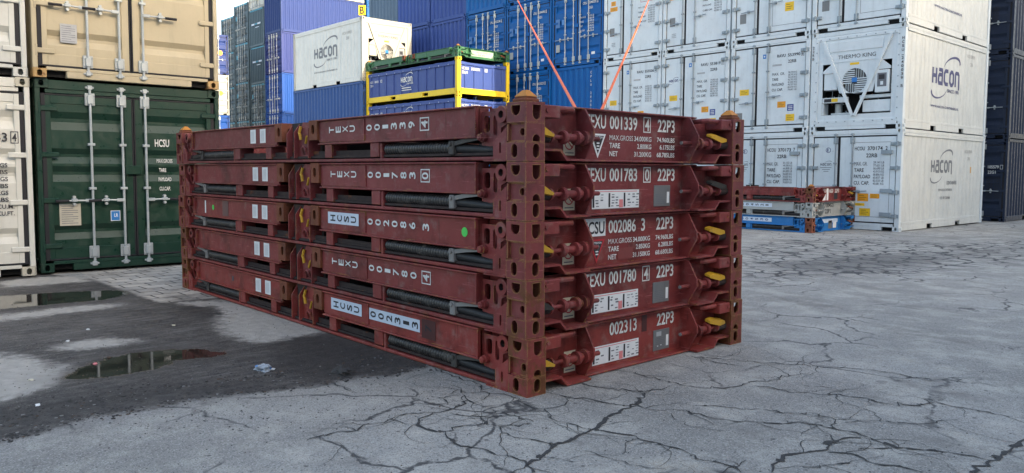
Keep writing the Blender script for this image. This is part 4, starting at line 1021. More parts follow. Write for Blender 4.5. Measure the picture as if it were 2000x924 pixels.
ZB = gz(-4.5, 17)-.0
def tier(k, z0=ZB): return z0+k*(CH+.006)
GRF = 'white refrigerated containers in the long row'
def reefer_marks(r, code, chk, kind, seed):
    d = Decal(Frame((-W2, .030, 0), (0, -1, 0)), .002)
    if kind == 'A':
        d.text(code[0], 1.46, 2.07, .25, .085, 'ink_black'); d.text(code[1], 1.78, 2.07, .36, .085, 'ink_black'); d.frame(2.17, 2.05, .085, .12, .008, 'ink_black'); d.text(chk, 2.19, 2.075, .045, .075, 'ink_black')
        d.text('22RB', 1.79, 1.90, .24, .085, 'ink_black')
        for k, t in enumerate(('MAX. GR.', 'TARE', 'PAYLOAD', 'CU. CAP.')): d.text(t, 1.32, 1.58-k*.145, (.38, .19, .36, .33)[k], .075, 'ink_black')
        blocktext(d, 1.80, 1.13, .26, .54, 8, 'ink_grey', seed=seed)
        d.begin('blue_label'); d.rect(1.02, 2.08, .10, .12, 'label_blue'); d.rect(1.05, 2.12, .04, .045, 'label_white', 1); d.end()
        yellow_label(d, .30, 1.09, .30, .17, 'label_yellow'); yellow_label(d, 1.50, .68, .25, .17, 'label_orange'); d.begin('navy_label'); d.rect(1.80, .58, .19, .18, 'label_navy')
        for k in range(3): d.rect(1.83, .61+k*.045, .13, .018, 'label_white', 1)
        d.end()
        yellow_label(d, 1.76, .30, .26, .19, 'label_yellow'); d.begin('data_plate'); d.rect(.20, .35, .2, .24, 'plate_grey'); d.end()
        d.rect(1.32, 1.84, .28, .05, 'plate_light')
    elif kind == 'B':
        d.frame(1.55, 1.75, .58, .30, .012, 'label_red'); 
        for k in range(3): d.text('TO AVOID DAMAGE DO NOT', 1.60, 1.96-k*.075, .48, .032, 'label_red')
        for k, t in enumerate(('MAX. GROSS', 'TARE', 'PAYLOAD', 'CUBIC CAP.')): d.text(t, 1.46, 1.56-k*.15, (.36, .18, .30, .34)[k], .05, 'ink_black')
        blocktext(d, 1.86, 1.05, .26, .58, 8, 'ink_grey', seed=seed)
        d.begin('data_plate'); d.rect(.26, .80, .20, .27, 'plate_grey'); d.end(); yellow_label(d, .26, 1.62, .32, .14, 'label_orange'); yellow_label(d, .30, 1.80, .20, .15, 'label_orange')
        d.poly([(.40, 2.02), (.51, 2.13), (.40, 2.24), (.29, 2.13)], [(0, 1, 2, 3)], 'label_orange')
        for k in range(3): d.text('HACON', .34, .45+k*.05, .16, .03, 'ink_grey')
    elif kind == 'B2':
        d.frame(1.28, .36, 1.0, 1.75, .010, 'ink_grey'); yellow_label(d, 1.66, .72, .26, .24, 'label_yellow'); d.begin('data_plate'); d.rect(.26, .55, .20, .27, 'plate_grey'); d.end()
    elif kind == 'C':
        d.frame(1.20, .34, .96, 1.92, .010, 'ink_grey')
        d.text(code[0], 1.25, 2.05, .26, .10, 'ink_black'); d.text(code[1], 1.58, 2.05, .38, .10, 'ink_black'); d.text(chk, 2.03, 2.05, .05, .10, 'ink_black'); d.text('22RB', 1.55, 1.87, .28, .10, 'ink_black')
        for k, t in enumerate(('MAX. GR.', 'TARE', 'PAYLOAD', 'CU. CAP.')): d.text(t, 1.25, 1.66-k*.165, (.34, .25, .42, .40)[k], .095, 'ink_black')
        blocktext(d, 1.74, 1.16, .27, .62, 8, 'ink_grey', seed=seed)
        yellow_label(d, 1.36, .74, .28, .20, 'label_orange'); yellow_label(d, 1.68, .82, .24, .12, 'label_orange'); yellow_label(d, 1.28, .62, .27, .07, 'label_yellow'); pass
        yellow_label(d, 1.42, .36, .28, .20, 'label_yellow')
        d.ring(.54, 2.07, .07, .014, 'ink_blue'); d.rect(.51, 2.03, .03, .08, 'ink_blue')
        logo(d, .33, 1.66, .30, 'ink_grey', None, None); 
        for k in range(3): d.rect(.34+k*.04, 1.60-k*.05, .30-k*.08, .014, 'ink_grey')
    d.build('door_lettering', r)
    for k in range(3):                                               # lock blocks on the right leaf
        if kind == 'C':
            h = MB(); z = (2.0, 1.02, .42)[k]; h.box(.72, 1.0, -.02, .030, z-.05, z+.05, 0, .006); h.build('latch', ['hinge_grey'], r)
xcol = lambda k: XB-PITCH_X*k
r = put('door', xcol(0), YB, tier(0), 0, 'cream sided reefer container on the ground at the row corner, numbered 370174', group=GRF); reefer_marks(r, ('HCOU', '370174'), '2', 'C', 1)
d = Decal(Frame((W2-.030, 0, 0), (1, 0, 0)), .004); logo(d, 2.0, 1.50, 1.5, 'ink_grey', None, None); d.text('CONTAINERS', 3.15, 1.16, .75, .10, 'ink_grey'); d.text('WWW.HACON-CONTAINERS.NL', 2.55, .98, 1.05, .07, 'ink_grey'); d.text('+31 181 263466', 2.70, .76, .75, .08, 'ink_grey')
d.text('HCOU 370174', 4.45, 2.05, .60, .09, 'label_greytext'); d.text('22RB', 4.70, 1.85, .2, .09, 'label_greytext'); d.rect(4.95, 1.48, .09, .18, 'label_orange2'); d.build('side_lettering', r)
r = put('door', xcol(1), YB, tier(0), 0, 'white reefer container on the ground with panelled door, numbered 370173', group=GRF); reefer_marks(r, ('HCOU', '370173'), '7', 'C', 2)
for k in (2, 3):
    r = put('door', xcol(k), YB, tier(0), 0, 'bottom white reefer container of the long row hidden behind the tall maroon stack', group=GRF+' behind the stack'); reefer_marks(r, ('RAVU', '553812'), '1', 'A', 3+k)
r = put('unit', xcol(0), YB, tier(1), 0, 'white reefer container with braced cooling unit and round fan grille, numbered 240039', group=GRF)
d = Decal(Frame((W2-.030, 0, 0), (1, 0, 0)), .004); logo(d, 1.85, 1.26, 1.95, 'ink_blue'); d.text('HCSU 240039', 4.35, 2.15, .62, .10, 'label_greytext'); d.text('22RB', 4.62, 1.93, .2, .10, 'label_greytext'); d.build('side_lettering', r)
d = Decal(Frame((-W2, .004, 0), (0, -1, 0)), .004)
for k, ch in enumerate('HCSU-240039 5'): d.text(ch, 2.352, 2.18-k*.098, .055, .070 if ch != '-' else .015, 'ink_black')
for k, ch in enumerate('22RB'): d.text(ch, .035, 2.18-k*.098, .05, .070, 'ink_black')
d.build('post_lettering', r)
for k, (code, chk, w) in enumerate(((('RAVU', '553990'), '6', 'a blue sticker top left and yellow labels'), (('RAVU', '553819'), '7', 'an orange sling in front of its neighbour'), (('RAVU', '553506'), '4', 'its left side against the blue containers')), 1):
    lab = {1: 'white reefer door end beside the cooling unit container, numbered 553990', 2: 'white reefer door end numbered 553819 between its two similar neighbours', 3: 'white reefer door end numbered 553506 next to the blue containers'}[k]
    r = put('door', xcol(k), YB, tier(1), 0, lab, group=GRF); reefer_marks(r, code, chk, 'A', 10+k)
    if k == 2:
        d = Decal(Frame((-W2, .030, 0), (0, -1, 0)), .002); logo(d, .28, 1.68, .34, 'ink_blue', None, None); d.build('door_logo', r)
for k, kind, lab in ((0, 'B2', 'topmost visible white reefer container at the right corner of the row, cut by the frame'), (1, 'B2', 'white reefer container above the one numbered 553990, framed panel on its door'), (2, 'B', 'white reefer container above the one numbered 553819, red bordered notice on its door'), (3, 'B', 'white reefer container above the one numbered 553506, orange diamond on its door')):
    r = put('door', xcol(k), YB, tier(2), 0, lab, group=GRF); reefer_marks(r, ('RAVU', '553900'), '1', kind, 20+k)
    if k == 0: d = Decal(Frame((W2-.030, 0, 0), (1, 0, 0)), .004); logo(d, 1.85, 1.26, 1.95, 'ink_blue'); d.build('side_lettering', r)
for k in (0, 1, 2, 3): put('door', xcol(k), YB, tier(3), 0, 'white reefer container in the highest tier of the long row, above the frame', group=GRF+' above the frame')
# blue end of the row
def blue_marks(r, num, seed, big=False):
    d = Decal(Frame((-W2, .032, 0), (0, -1, 0)), .003); d.text('CPLU', 1.48, 2.06, .20, .09); d.text(num, 1.75, 2.06, .34, .09); d.frame(2.12, 2.05, .07, .11, .008, 'ink_white'); d.text('2', 2.135, 2.065, .04, .08); d.text('22G1', 1.72, 1.88, .22, .09)
    for k, t in enumerate(('MAX.GROSS', 'TARE', 'NET', 'CU.CAP.')): d.text(t, 1.36, 1.60-k*.15, (.26, .16, .12, .22)[k], .06)
    blocktext(d, 1.74, 1.10, .26, .60, 7, 'ink_white', seed=seed); d.rect(1.9, .32, .16, .09, 'label_white'); d.rect(.16, 1.42, .20, .30, 'c_plateblue'); d.rect(.46, 1.5, .12, .18, 'c_plateblue2'); d.rect(.18, .55, .18, .26, 'label_greytext')
    d.text('COLOR', 1.36, .96, .2, .05); d.build('door_lettering', r)
GB = 'blue containers in the long row'
r = put('dry4', xcol(4), YB, tier(2), 0, 'blue container with door rods next to the white reefers, numbered 204025', 'c_blue', group=GB); blue_marks(r, '204025', 1)
r = put('dry4', xcol(5), YB, tier(2), 0, 'blue container door end behind the orange sling, numbered 204495', 'c_blue', group=GB); blue_marks(r, '204495', 2)
r = put('dry4', xcol(6), YB, tier(2), 0, 'blue container door end just above the half-height green rack, numbered 203238', 'c_blue', group=GB); blue_marks(r, '203238', 3)
r = put('dry4', xcol(4), YB, tier(1), 180, 'blue container with ribbed blind end below the one numbered 204025', 'c_blue', group=GB)
d = Decal(Frame((W2, CL, 0), (0, 1, 0)), .004)
for k, ch in enumerate('CPLU 203516 4'): d.text(ch, 1.93, 2.25-k*.14, .055, .085)
d.build('end_lettering', r)
r = put('dry4', xcol(5), YB, tier(1), 0, 'blue container door end low in the row, numbered 203521, above the maroon corner post', 'c_blue', group=GB); blue_marks(r, '203521', 4)
r = put('dry4', xcol(6), YB, tier(1), 0, 'blue container low in the row hidden behind the yellow framed half-height', 'c_blue', group=GB)
r = put('dry4', xcol(4), YB, tier(3), 0, 'blue container above the one numbered 204025, only its sill in frame', 'c_blue', group=GB)
r = put('dry4', xcol(5), YB, tier(3), 0, 'blue container above the one numbered 204495, at the top edge', 'c_blue', group=GB); blue_marks(r, '204310', 5)
r = put('dry4', xcol(6), YB, tier(3), 180, 'bright blue ribbed container end above the one numbered 203238', 'c_blue', group=GB)
put('dry4', xcol(7), YB, tier(3), 180, 'upper violet blue ribbed container end beside the bright blue ribbed end', 'c_purpleblue', group=GB)
put('dry4', xcol(8), YB, tier(3), 180, 'upper violet blue ribbed container end beside the steel grey container', 'c_purpleblue', group=GB)
put('dry4', xcol(9), YB, tier(3), 180, 'steel grey ribbed container end above the white cooling container', 'c_steelblue', group=GB)
put('dry4', xcol(7), YB, tier(2), 180, 'lower violet blue ribbed container end directly above the green rack', 'c_purpleblue', group=GB)
put('dry4', xcol(8), YB, tier(2), 180, 'lower violet blue ribbed container end beside the cooling unit fan', 'c_purpleblue', group=GB)
put('dry4', xcol(9), YB, tier(2), 180, 'steel grey container hidden behind the white cooling container', 'c_steelblue', group=GB)
for k in (4, 5, 6, 7, 8, 9): put('dry4', xcol(k), YB, tier(0), 0, 'bottom container of the blue row hidden behind the tall maroon stack', 'c_blue', group=GB+' behind the stack')
for k in (7, 8, 9): put('dry4', xcol(k), YB, tier(1), 180, 'second tier container of the blue row hidden behind the half-heights', 'c_purpleblue', group=GB+' behind the half-heights')

# right edge: navy stack
xd, yd = -4.237, 24.257; zd = gz(xd, yd)
for k, lab in enumerate(('navy container on the ground at the right edge, numbered 105579 on its door', 'navy container second up at the right edge, handle on its door rod', 'navy container third up at the right edge, white figures near its top')):
    r = put('dry4', xd, yd, tier(k, zd), 0, lab, 'c_navy', group='navy containers at the right edge')
    d = Decal(Frame((-W2, .032, 0), (0, -1, 0)), .003)
    if k == 0:
        d.text('105579', 1.90, 1.66, .30, .10); d.frame(2.235, 1.64, .08, .13, .01, 'ink_white'); d.text('22G1', 1.90, 1.50, .22, .10); blocktext(d, 1.88, .72, .18, .68, 8, seed=9); blocktext(d, 2.10, .72, .18, .68, 8, seed=8)
    elif k == 2: blocktext(d, 1.5, .95, .5, .55, 6, seed=7)
    if k != 1: d.build('door_lettering', r)
put('dry4', xd, yd, tier(3, zd), 0, 'navy container above the frame at the right edge', 'c_navy', group='navy containers at the right edge')

# left: white, green and cream containers facing the aisle
GLX, GLY, GA = -8.4253, -1.0186, R(90-.69)
def left(kind, off, z, label, col, cast=None, fwd=0):
    r = copy_tree(PR[kind]); r.name = 'shipping_container'
    l = Vector((math.sin(R(.69)), math.cos(R(.69)), 0)); n = Vector((l.y, -l.x, 0))
    p = Vector((GLX, GLY, 0))+l*(off+W2)+n*fwd
    place(r, p.x, p.y, z, GA, label, 'shipping container', 'containers at the left', col, None, cast); return r
r = left('dry_green', 0, .015, 'dark green container with galvanised door rods standing on the paving', 'c_green')
d = Decal(Frame((-W2, .032, 0), (0, -1, 0)), .003)
d.text('HCSU', 1.50, 1.72, .20, .11); d.text('003021', 1.86, 1.72, .26, .11)
for k, t in enumerate(('MAX.GROSS', 'TARE', 'PAYLOAD', 'CU.CAP.')): d.text(t, (1.52, 1.55, 1.54, 1.55)[k], 1.49-k*.135, (.22, .10, .18, .155)[k], .056)
d.build('door_lettering', r)
d = Decal(Frame((-W2, .032, 0), (0, -1, 0)), .004); d.rect(.25, .62, .26, .30, 'plate_cream')
for k in range(9): d.rect(.275, .65+k*.029, .20-.06*(k % 3 == 1), .008, 'ink_grey', 1)
d.rect(.885, .665, .125, .145, 'label_white'); d.rect(.893, .673, .109, .129, 'label_blue', 1); d.text('LR', .93, .72, .05, .05, 'label_white', 2); d.build('approval_plate', r)
r = left('dry3', -.02, .015+CH+.01, 'cream container with steel door rods stacked on the dark green one', 'c_cream', 'rust_casting_cream', fwd=.06)
d = Decal(Frame((-W2, .032, 0), (0, -1, 0)), .004); d.rect(.34, .48, .20, .25, 'plate_light')
for k in range(8): d.rect(.355, .50+k*.028, .165-.05*(k % 3 == 1), .006, 'ink_grey', 1)
d.text('1.171 CU.FT.', 1.76, 1.28, .28, .07, 'ink_black'); d.build('approval_plate', r)
r = left('dry3', -2.50, .0, 'off white container on the ground at the left edge, black figures on its door', 'c_white', 'rust_casting_white', fwd=.08)
d = Decal(Frame((-W2, .032, 0), (0, -1, 0)), .003)
d.text('455533', 1.73, 1.755, .44, .115, 'ink_black'); d.frame(2.205, 1.735, .09, .155, .01, 'ink_black'); d.text('4', 2.225, 1.76, .05, .105, 'ink_black'); d.text('22G1', 1.78, 1.575, .25, .11, 'ink_black')
for k, (a, b) in enumerate((('30.480', 'KGS'), ('67.200', 'LBS'), ('2.180', 'KGS'), ('4.810', 'LBS'), ('28.300', 'KGS'), ('62.390', 'LBS'), ('33.2', 'CU.M.'), ('1.171', 'CU.FT.'))):
    d.text(b, 2.03, 1.425-k*.089, .13 if len(b) < 4 else .19, .056, 'ink_black'); d.text(a, 1.70, 1.425-k*.089, .26, .056, 'ink_black')
d.build('door_lettering', r)
left('dry3', -2.515, .0+CH+.01, 'pale grey container at the upper left corner, stacked on the off white one', 'c_offwhite', fwd=.08)
left('dry3', -.02, .015+2*(CH+.01), 'container above the cream one, over the frame', 'c_white'); 

# middle distance: white cooling container on blue ones
hx, hy, hz_ = -24.42, 13.60, 5.05
r = put('unit', hx, hy+2.438, hz_, 90, 'white cooling container with long side logo on top of a blue ribbed container', group='white cooling container'); repaint(r, {'c_reefer': 'c_farwhite_sundim'})  # unit end and frame get a darker white to hold back the sun's glare
d = Decal(Frame((-W2+.030, CL, 0), (-1, 0, 0)), .004); logo(d, 1.98, 1.27, 2.0, 'ink_grey'); d.text('HCSU 240021', 4.45, 2.02, .75, .12, 'label_greytext'); d.text('22RB', 4.75, 1.80, .25, .12, 'label_greytext'); d.build('side_lettering', r)
put('dry_hacon', hx-.01, hy+2.438, hz_-CH-.006, 90, 'mid blue ribbed container carrying the white cooling container', 'c_blue2', group='blue containers under the cooling container')
put('dry_hacon', hx-.01, hy+2.438, hz_-2*CH-.012, 90, 'bottom blue container under the ribbed one, hidden by the maroon stack', 'c_blue2', group='blue containers under the cooling container')
s = thing('aisle_sign', (hx-.16, hy+.12, hz_+CH), R(40), 'yellow aisle marker with black letter B on the cooling container corner', 'sign')
m = MB(); m.box(-.15, .15, -.02, 0, .06, .46, 0, .008); bo = m.build('board', ['label_yellow'], s); m = MB(); m.cyl((0, .02, 0), (0, .02, .42), .02, n=8); m.build('post', ['galvanised'], s)
d = Decal(Frame((-.15, -.02, 0), (0, -1, 0)), .002); d.text('B', .06, .11, .18, .30, 'ink_black'); d.build('lettering', bo)

# half-height open containers, yellow frames
def half():
    root = thing('half_height_container', (0, 0, 0)); H = 1.295; f = MB()
    for sx, xc in ((-1, 0), (1, -CL)):
        for sy, yc in ((1, 0), (-1, 2.438)):
            f.box(xc, xc+sx*.15, yc, yc+sy*.15, .119, H-.119, 0, .006); casting(f, xc, yc, 0, sx, sy, 1); casting(f, xc, yc, H, sx, sy, -1)
    for yc, sy in ((0, 1), (2.438, -1)):
        for a, b in ((-CL+.18, -CL/2-1.25), (-CL/2-.9, -CL/2+.9), (-CL/2+1.25, -.18)): f.box(a, b, yc+sy*.004, yc+sy*.1, .01, .215, 0, .005)
        for a, b in ((-CL/2-1.25, -CL/2-.9), (-CL/2+.9, -CL/2+1.25)): f.box(a, b, yc+sy*.004, yc+sy*.1, .155, .214, 0, .004); f.box(a, b, yc+sy*.004, yc+sy*.1, .011, .045, 0, .004); f.box(a, b, yc+sy*.3, yc+sy*.32, .04, .16, 1)
    for xc, sx in ((0, -1), (-CL, 1)): f.box(xc+sx*.004, xc+sx*.1, .18, 2.258, .01, .215, 0, .005)
    f.box(-CL+.1, -.1, .1, 2.338, .18, .21, 1); f.build('frame', ['c_yellow', 'dark_void'], root)
    w = MB()
    for yc, sy in ((0, 1), (2.438, -1)):
        w.box(-CL+.15, -.15, yc+sy*.05, yc+sy*.07, .216, 1.03, 0); w.box(-CL+.15, -.15, yc+sy*.008, yc+sy*.1, 1.03, 1.12, 0, .006)
        for k in range(11): x = -.33-k*.54; w.box(x-.03, x+.03, yc+sy*.018, yc+sy*.05, .217, 1.029, 0, .006)
    for xc, sx in ((0, -1), (-CL, 1)):
        w.box(xc+sx*.05, xc+sx*.07, .15, 2.288, .216, 1.03, 0); w.box(xc+sx*.008, xc+sx*.1, .15, 2.288, 1.03, 1.12, 0, .006)
        for k in range(5): y = .36+k*.43; w.box(xc+sx*.018, xc+sx*.05, y-.03, y+.03, .217, 1.029, 0, .006)
    w.build('side_walls', ['c_halfblue'], root)
    t = MB(); rr = random.Random(4)
    for yc, sy in ((0, 1), (2.438, -1)):
        pts = [(-CL+.16+k*.19, yc+sy*.05+rr.uniform(-.01, .01), 1.135+rr.uniform(-.012, .012)) for k in range(31)]; t.tube(pts, .040, 8)
        for k in range(1, 31, 3): t.tube([pts[k], (pts[k][0]+.03, yc-sy*.0, 1.05)], .010, 6, 1)
    for xc, sx in ((0, -1), (-CL, 1)):
        pts = [(xc+sx*.05, .17+k*.21, 1.13+rr.uniform(-.015, .015)-(.10*math.sin(k/10*math.pi))) for k in range(11)]; t.tube(pts, .035, 8)
    t.build('rolled_tarpaulin', ['c_halfblue', 'label_bluewhite'], root)
    return root
PH = half(); qx, qy, qz = -18.32, 13.76, 4.115
for k, lab in ((0, 'upper yellow framed blue half-height open container under the green rack'), (1, 'lower yellow framed blue half-height open container, cut off by the maroon stack')):
    r = copy_tree(PH); r.name = 'half_height_container'; r.location = (qx, qy, qz-k*1.30); tag(r, lab, 'open container', 'half-height open containers')
    d = Decal(Frame((-CL, .05, 0), (0, -1, 0)), .0345)
    d.text('HCOU', .30, .78, .22, .09); d.text('300351', .62, .78, .30, .09); d.frame(1.05, .77, .13, .11, .012, 'ink_white'); d.text('17', 1.07, .785, .08, .08); d.text('22U1', .30, .64, .22, .09)
    logo(d, 2.50, .66, .75, 'ink_white', None, None, cap=.24); d.text('CONTAINERS', 2.9, .56, .42, .06); d.rect(2.55, .42, .62, .035, 'ink_white'); d.rect(2.55, .34, .66, .03, 'ink_white'); d.build('side_lettering', r)
    d = Decal(Frame((-.05, 0, 0), (1, 0, 0)), .0345); d.text('HCOU', .20, .86, .30, .10); d.text('300351', .62, .86, .40, .10); d.frame(1.25, .845, .13, .12, .012, 'ink_white'); d.text('17', 1.27, .86, .09, .09); d.text('22U1', .20, .72, .26, .10); d.build('end_lettering', r)
r = copy_tree(PR['dry_low']); r.name = 'shipping_container'; place(r, qx-CL, qy+W2, qz-1.30-2.829, R(-90), 'container under the half-heights hidden by the maroon stack', 'shipping container', None, 'c_blue')
r = copy_tree(PROTO_RACK, None, {'M_paint': 'c_greenrack', 'M_post': 'c_greenrack', 'rack_dark': 'rubber_black', 'lever_yellow': 'casting_rust', 'coil_spring': 'c_greenrack'})
r.name = 'collapsed_flat_rack'; r.location = (qx, qy, qz+1.297); tag(r, 'green collapsed flat rack lying on the yellow framed half-height', 'flat rack', 'single collapsed flat racks')
for x in (-.089, -L_+.089):
    for y in (.081, W_-.081): cone(r, x, y)
d = Decal(EW(), .003); d.rect(.66, .10, 1.15, .20, 'label_faded'); d.text('MAX. GROSS 30.480 KG', .72, .22, 1.0, .06, 'c_greenrack'); d.text('TARE 2.850 KG', .72, .13, .7, .05, 'c_greenrack'); d.build('end_lettering', r)

# small stack of racks before the reefers
kx, ky, kz = -5.62, 14.68, gz(-5.6, 14.7)
for k, (pm, lab) in enumerate((('c_blueRack', 'blue collapsed flat rack at the bottom of the small stack by the reefers'), ('c_whiteRack', 'dirty white collapsed flat rack in the middle of the small stack'), ('rack_paint_2', 'rust red collapsed flat rack on top of the small stack by the reefers'))):
    r = copy_tree(PROTO_RACK, None, {'M_paint': pm, 'M_post': ('casting_rust', 'c_whiteRack', 'post_paint_3')[k], 'lever_yellow': 'casting_rust' if k < 2 else 'lever_yellow'})
    r.name = 'collapsed_flat_rack'; r.location = (kx, ky, kz+k*U_); tag(r, lab, 'flat rack', 'collapsed flat racks in the small stack')
    d = Decal(EW(), .003); ds = Decal(Frame((0, .030, 0), (0, -1, 0)), .003); n = ('004530', '004521', '001620')[k]
    ink = ('ink_white', 'ink_black', 'ink_white')[k]
    if k == 0: d.rect(.80, .20, .9, .10, 'label_bluewhite'); d.rect(1.45, .06, .18, .14, 'label_white'); d.rect(1.2, .05, .2, .2, 'plate_grey'); d.text('22P3', .66, .06, .22, .09)
    elif k == 1: d.text('HCSU 004521', .66, .22, .80, .11, ink); d.text('22P1', 1.0, .07, .3, .11, ink)
    else: d.text('TEXU 001620', .70, .22, .70, .10); d.text('22P3', 1.5, .22, .22, .10); d.rect(.66, .03, .36, .15, 'label_white'); d.rect(1.06, .03, .10, .3, 'label_white'); d.rect(1.45, .05, .2, .16, 'ink_black')
    d.build('end_lettering', r)
    if k < 2:
        ds.rect(-2.0, .22, .92, .10, 'label_bluewhite')
        for q, ch in enumerate(n): ds.text(ch, -1.96+q*.14, .245, .085, .052, 'ink_black' if k else 'ink_blue', rot=True)
        ds.build('number_lettering', r)
    if k == 2:
        for x in (-.089, -L_+.089):
            for y in (.081, W_-.081): cone(r, x, y)

# far left: dark containers, violet blue stack, blue and white stack
fx, fy = -43.46, 19.25; zf = gz(fx, fy)
FG = 'containers far back'
put('dry4', fx, fy, tier(2, zf), 0, 'distant blue container with door rods and bright side, above the lowest visible one', 'c_farblue', group=FG)
put('dry4', fx, fy, tier(3, zf), 0, 'distant violet blue container with door rods, third in its stack', 'c_farviolet', group=FG)
put('dry4', fx, fy, tier(4, zf), 180, 'distant violet blue ribbed container on top of the far stack, long side in sun', 'c_undblue', group=FG)
put('dry4', fx, fy, tier(5, zf), 180, 'distant white container at the top edge over the violet blue one', 'c_farwhite_sundim', group=FG)
put('dry4', fx, fy, tier(1, zf), 0, 'distant blue container just above the maroon racks', 'c_farblue', group=FG)
put('dry4', fx, fy, tier(0, zf), 0, 'distant blue container at the foot of the far stack, hidden', 'c_brightblue', group=FG)
for k in range(6): put('dry4', fx+.05, fy+CL+2.6, tier(k, zf), 90, 'distant blue container behind the far violet blue one, at the top edge' if k == 5 else 'distant blue container of a stack hidden behind the white cooling container', 'c_blue', group=FG+' hidden' if k < 5 else FG)
wx, wy = -48.45, 20.4; zw = gz(wx, wy)-.13
for k, (kind, rz, lab, c) in enumerate((('dry4', 0, 'distant dark container hidden at the foot of the cyan railed stack', 'c_teal'), ('dry4', 0, 'distant dark container with cyan top rail low in the middle dark stack', 'c_teal'), ('dry4', 0, 'distant dark container with door rods and cyan top rail, beside the blue stack', 'c_teal'),
        ('dry4', 180, 'distant dark ribbed container end, lower of two beside the blue stack', 'c_teal'), ('dry4', 180, 'distant dark ribbed container end, upper of two beside the blue stack', 'c_teal'), ('dry4', 0, 'distant white container on top of the dark ribbed ones', 'c_white'))):
    r = put(kind, wx, wy, tier(k, zw), rz, lab, c, rail='c_cyan' if c == 'c_teal' else None, group='dark containers far back')
    if rz == 180: d = Decal(Frame((W2, CL, 0), (0, 1, 0)), .012); d.rect(.45, 1.5, .5, .12, 'label_bluewhite'); d.rect(1.0, 1.5, .4, .12, 'c_cyan'); d.rect(1.45, 1.5, .5, .12, 'label_bluewhite'); d.rect(1.1, 1.3, .6, .05, 'label_bluewhite'); d.build('end_lettering', r)
    elif c == 'c_teal': d = Decal(Frame((-W2, .032, 0), (0, -1, 0)), .003); blocktext(d, 1.5, .7, .5, 1.3, 8, seed=k); d.rect(.2, 1.6, .25, .3, 'c_cyan'); d.build('door_lettering', r)
PR['dry_tall'] = dry(H=2.79)
w2x, w2y = -51.10, 20.4; zw2 = gz(w2x, w2y)
for k in range(5):
    r = put('dry4' if k < 2 else 'dry_tall', w2x, w2y, tier(k, zw2) if k < 2 else 4.93+(k-2)*2.80, 0, 'distant dark container in the stepped dark stack, ' + ('hidden at its foot', 'second from its foot and mostly hidden', 'lowest with visible door rods', 'middle one with white figures', 'topmost against the sky')[k], 'c_teal', rail='c_cyan', group='dark containers far back')
    d = Decal(Frame((-W2, .032, 0), (0, -1, 0)), .003); blocktext(d, 1.5, .6, .5, 1.4, 8, seed=k+5); d.rect(.25, 1.7, .3, .3, 'c_cyan'); d.build('door_lettering', r)
w3x, w3y = -53.62, 20.4; zw3 = gz(w3x, w3y)
for k in range(5): put('dry4', w3x, w3y, tier(k, zw3), 0, 'distant dark container in the leftmost dark stack, ' + ('hidden at its foot', 'second from its foot and hidden', 'half covered by the blue and white stack', 'beside the blue container', 'topmost with cyan rail against the sky')[k], 'c_teal', rail='c_cyan', group='dark containers far back')
bx_, by_ = -47.31, 17.40; zb_ = gz(bx_, by_)
for k, c in enumerate(('c_farblue', 'c_farblue', 'c_farwhite_sundim', 'c_undblue')):
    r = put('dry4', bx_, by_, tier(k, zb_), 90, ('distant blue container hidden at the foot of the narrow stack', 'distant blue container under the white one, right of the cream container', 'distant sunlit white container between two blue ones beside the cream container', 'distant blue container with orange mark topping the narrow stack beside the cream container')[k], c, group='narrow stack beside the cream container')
    if k > 1: d = Decal(Frame((-W2, .03, 0), (0, -1, 0)), .003); d.disc(1.9, 1.4, .16, 'label_orange'); d.build('door_mark', r)

# orange lifting slings: from the top rack's deck up to the containers behind
for a, b, w, lab in (((-.9, 1.479, 1.80), (-18.7, 16.88, 7.92), .030, 'left orange sling slanting up from the top maroon rack past the blue containers'), ((-.9, 1.616, 1.80), (-12.4, 16.88, 6.93), .030, 'right orange sling slanting up from the top maroon rack past the white reefers')):
    m = MB(); A = Vector(a); B = Vector(b); pts = [A.lerp(B, k/24)+Vector((0, 0, -.02*math.sin(math.pi*k/24))) for k in range(25)]
    m.tube(pts, w*.5, 8); m.tube([A+Vector((.03*math.sin(q*.63), .0, .03*math.cos(q*.63))) for q in range(11)], .008, 6, 1); tag(m.build('lifting_sling', ['sling_orange', 'grey_steel']), lab, 'sling', 'orange slings')

# off to the right, outside the picture: unseen sheds added to shade this aisle, pale to bounce light
def shed(x, y0, y1, H, D, label, nm='shade_shed'):
    r = thing(nm, (x, y0, -.1), 0, label, 'shade_shed'); w = MB(); L = y1-y0
    corr_side(w, 0, -1, 0, L, 0, H, H, 0, .04, .4); corr_side(w, D, 1, 0, L, 0, H, H, 0, .04, .4); w.box(0, D, 0, .05, 0, H, 0); w.box(0, D, L-.05, L, 0, H, 0); w.build('wall', ['c_shed'], r)
    f = MB(); f.add([(-.3, -.3, H), (D/2, -.3, H+1.2), (D+.3, -.3, H), (-.3, L+.3, H), (D/2, L+.3, H+1.2), (D+.3, L+.3, H)], [(0, 1, 4, 3), (1, 2, 5, 4), (0, 2, 1), (3, 4, 5), (0, 3, 5, 2)], 0); f.build('roof', ['plate_grey'], r)
    g = MB(); g.box(-.06, -.005, L*.4, L*.4+4, 0, 4.4, 0, .01); g.build('roller_door', ['grey_steel'], r); return r
shed(16, -30, 7, 14.3, 14, 'tall pale shed added to shade the yard, outside the picture'); shed(16.5, 7.6, 18.2, 10.4, 9, 'lower pale shed added to shade the yard, outside the picture')
shed(12, 18.75, 46, 14.5, 14, 'long pale shed added behind the lower one to shade the reefers, outside the picture')

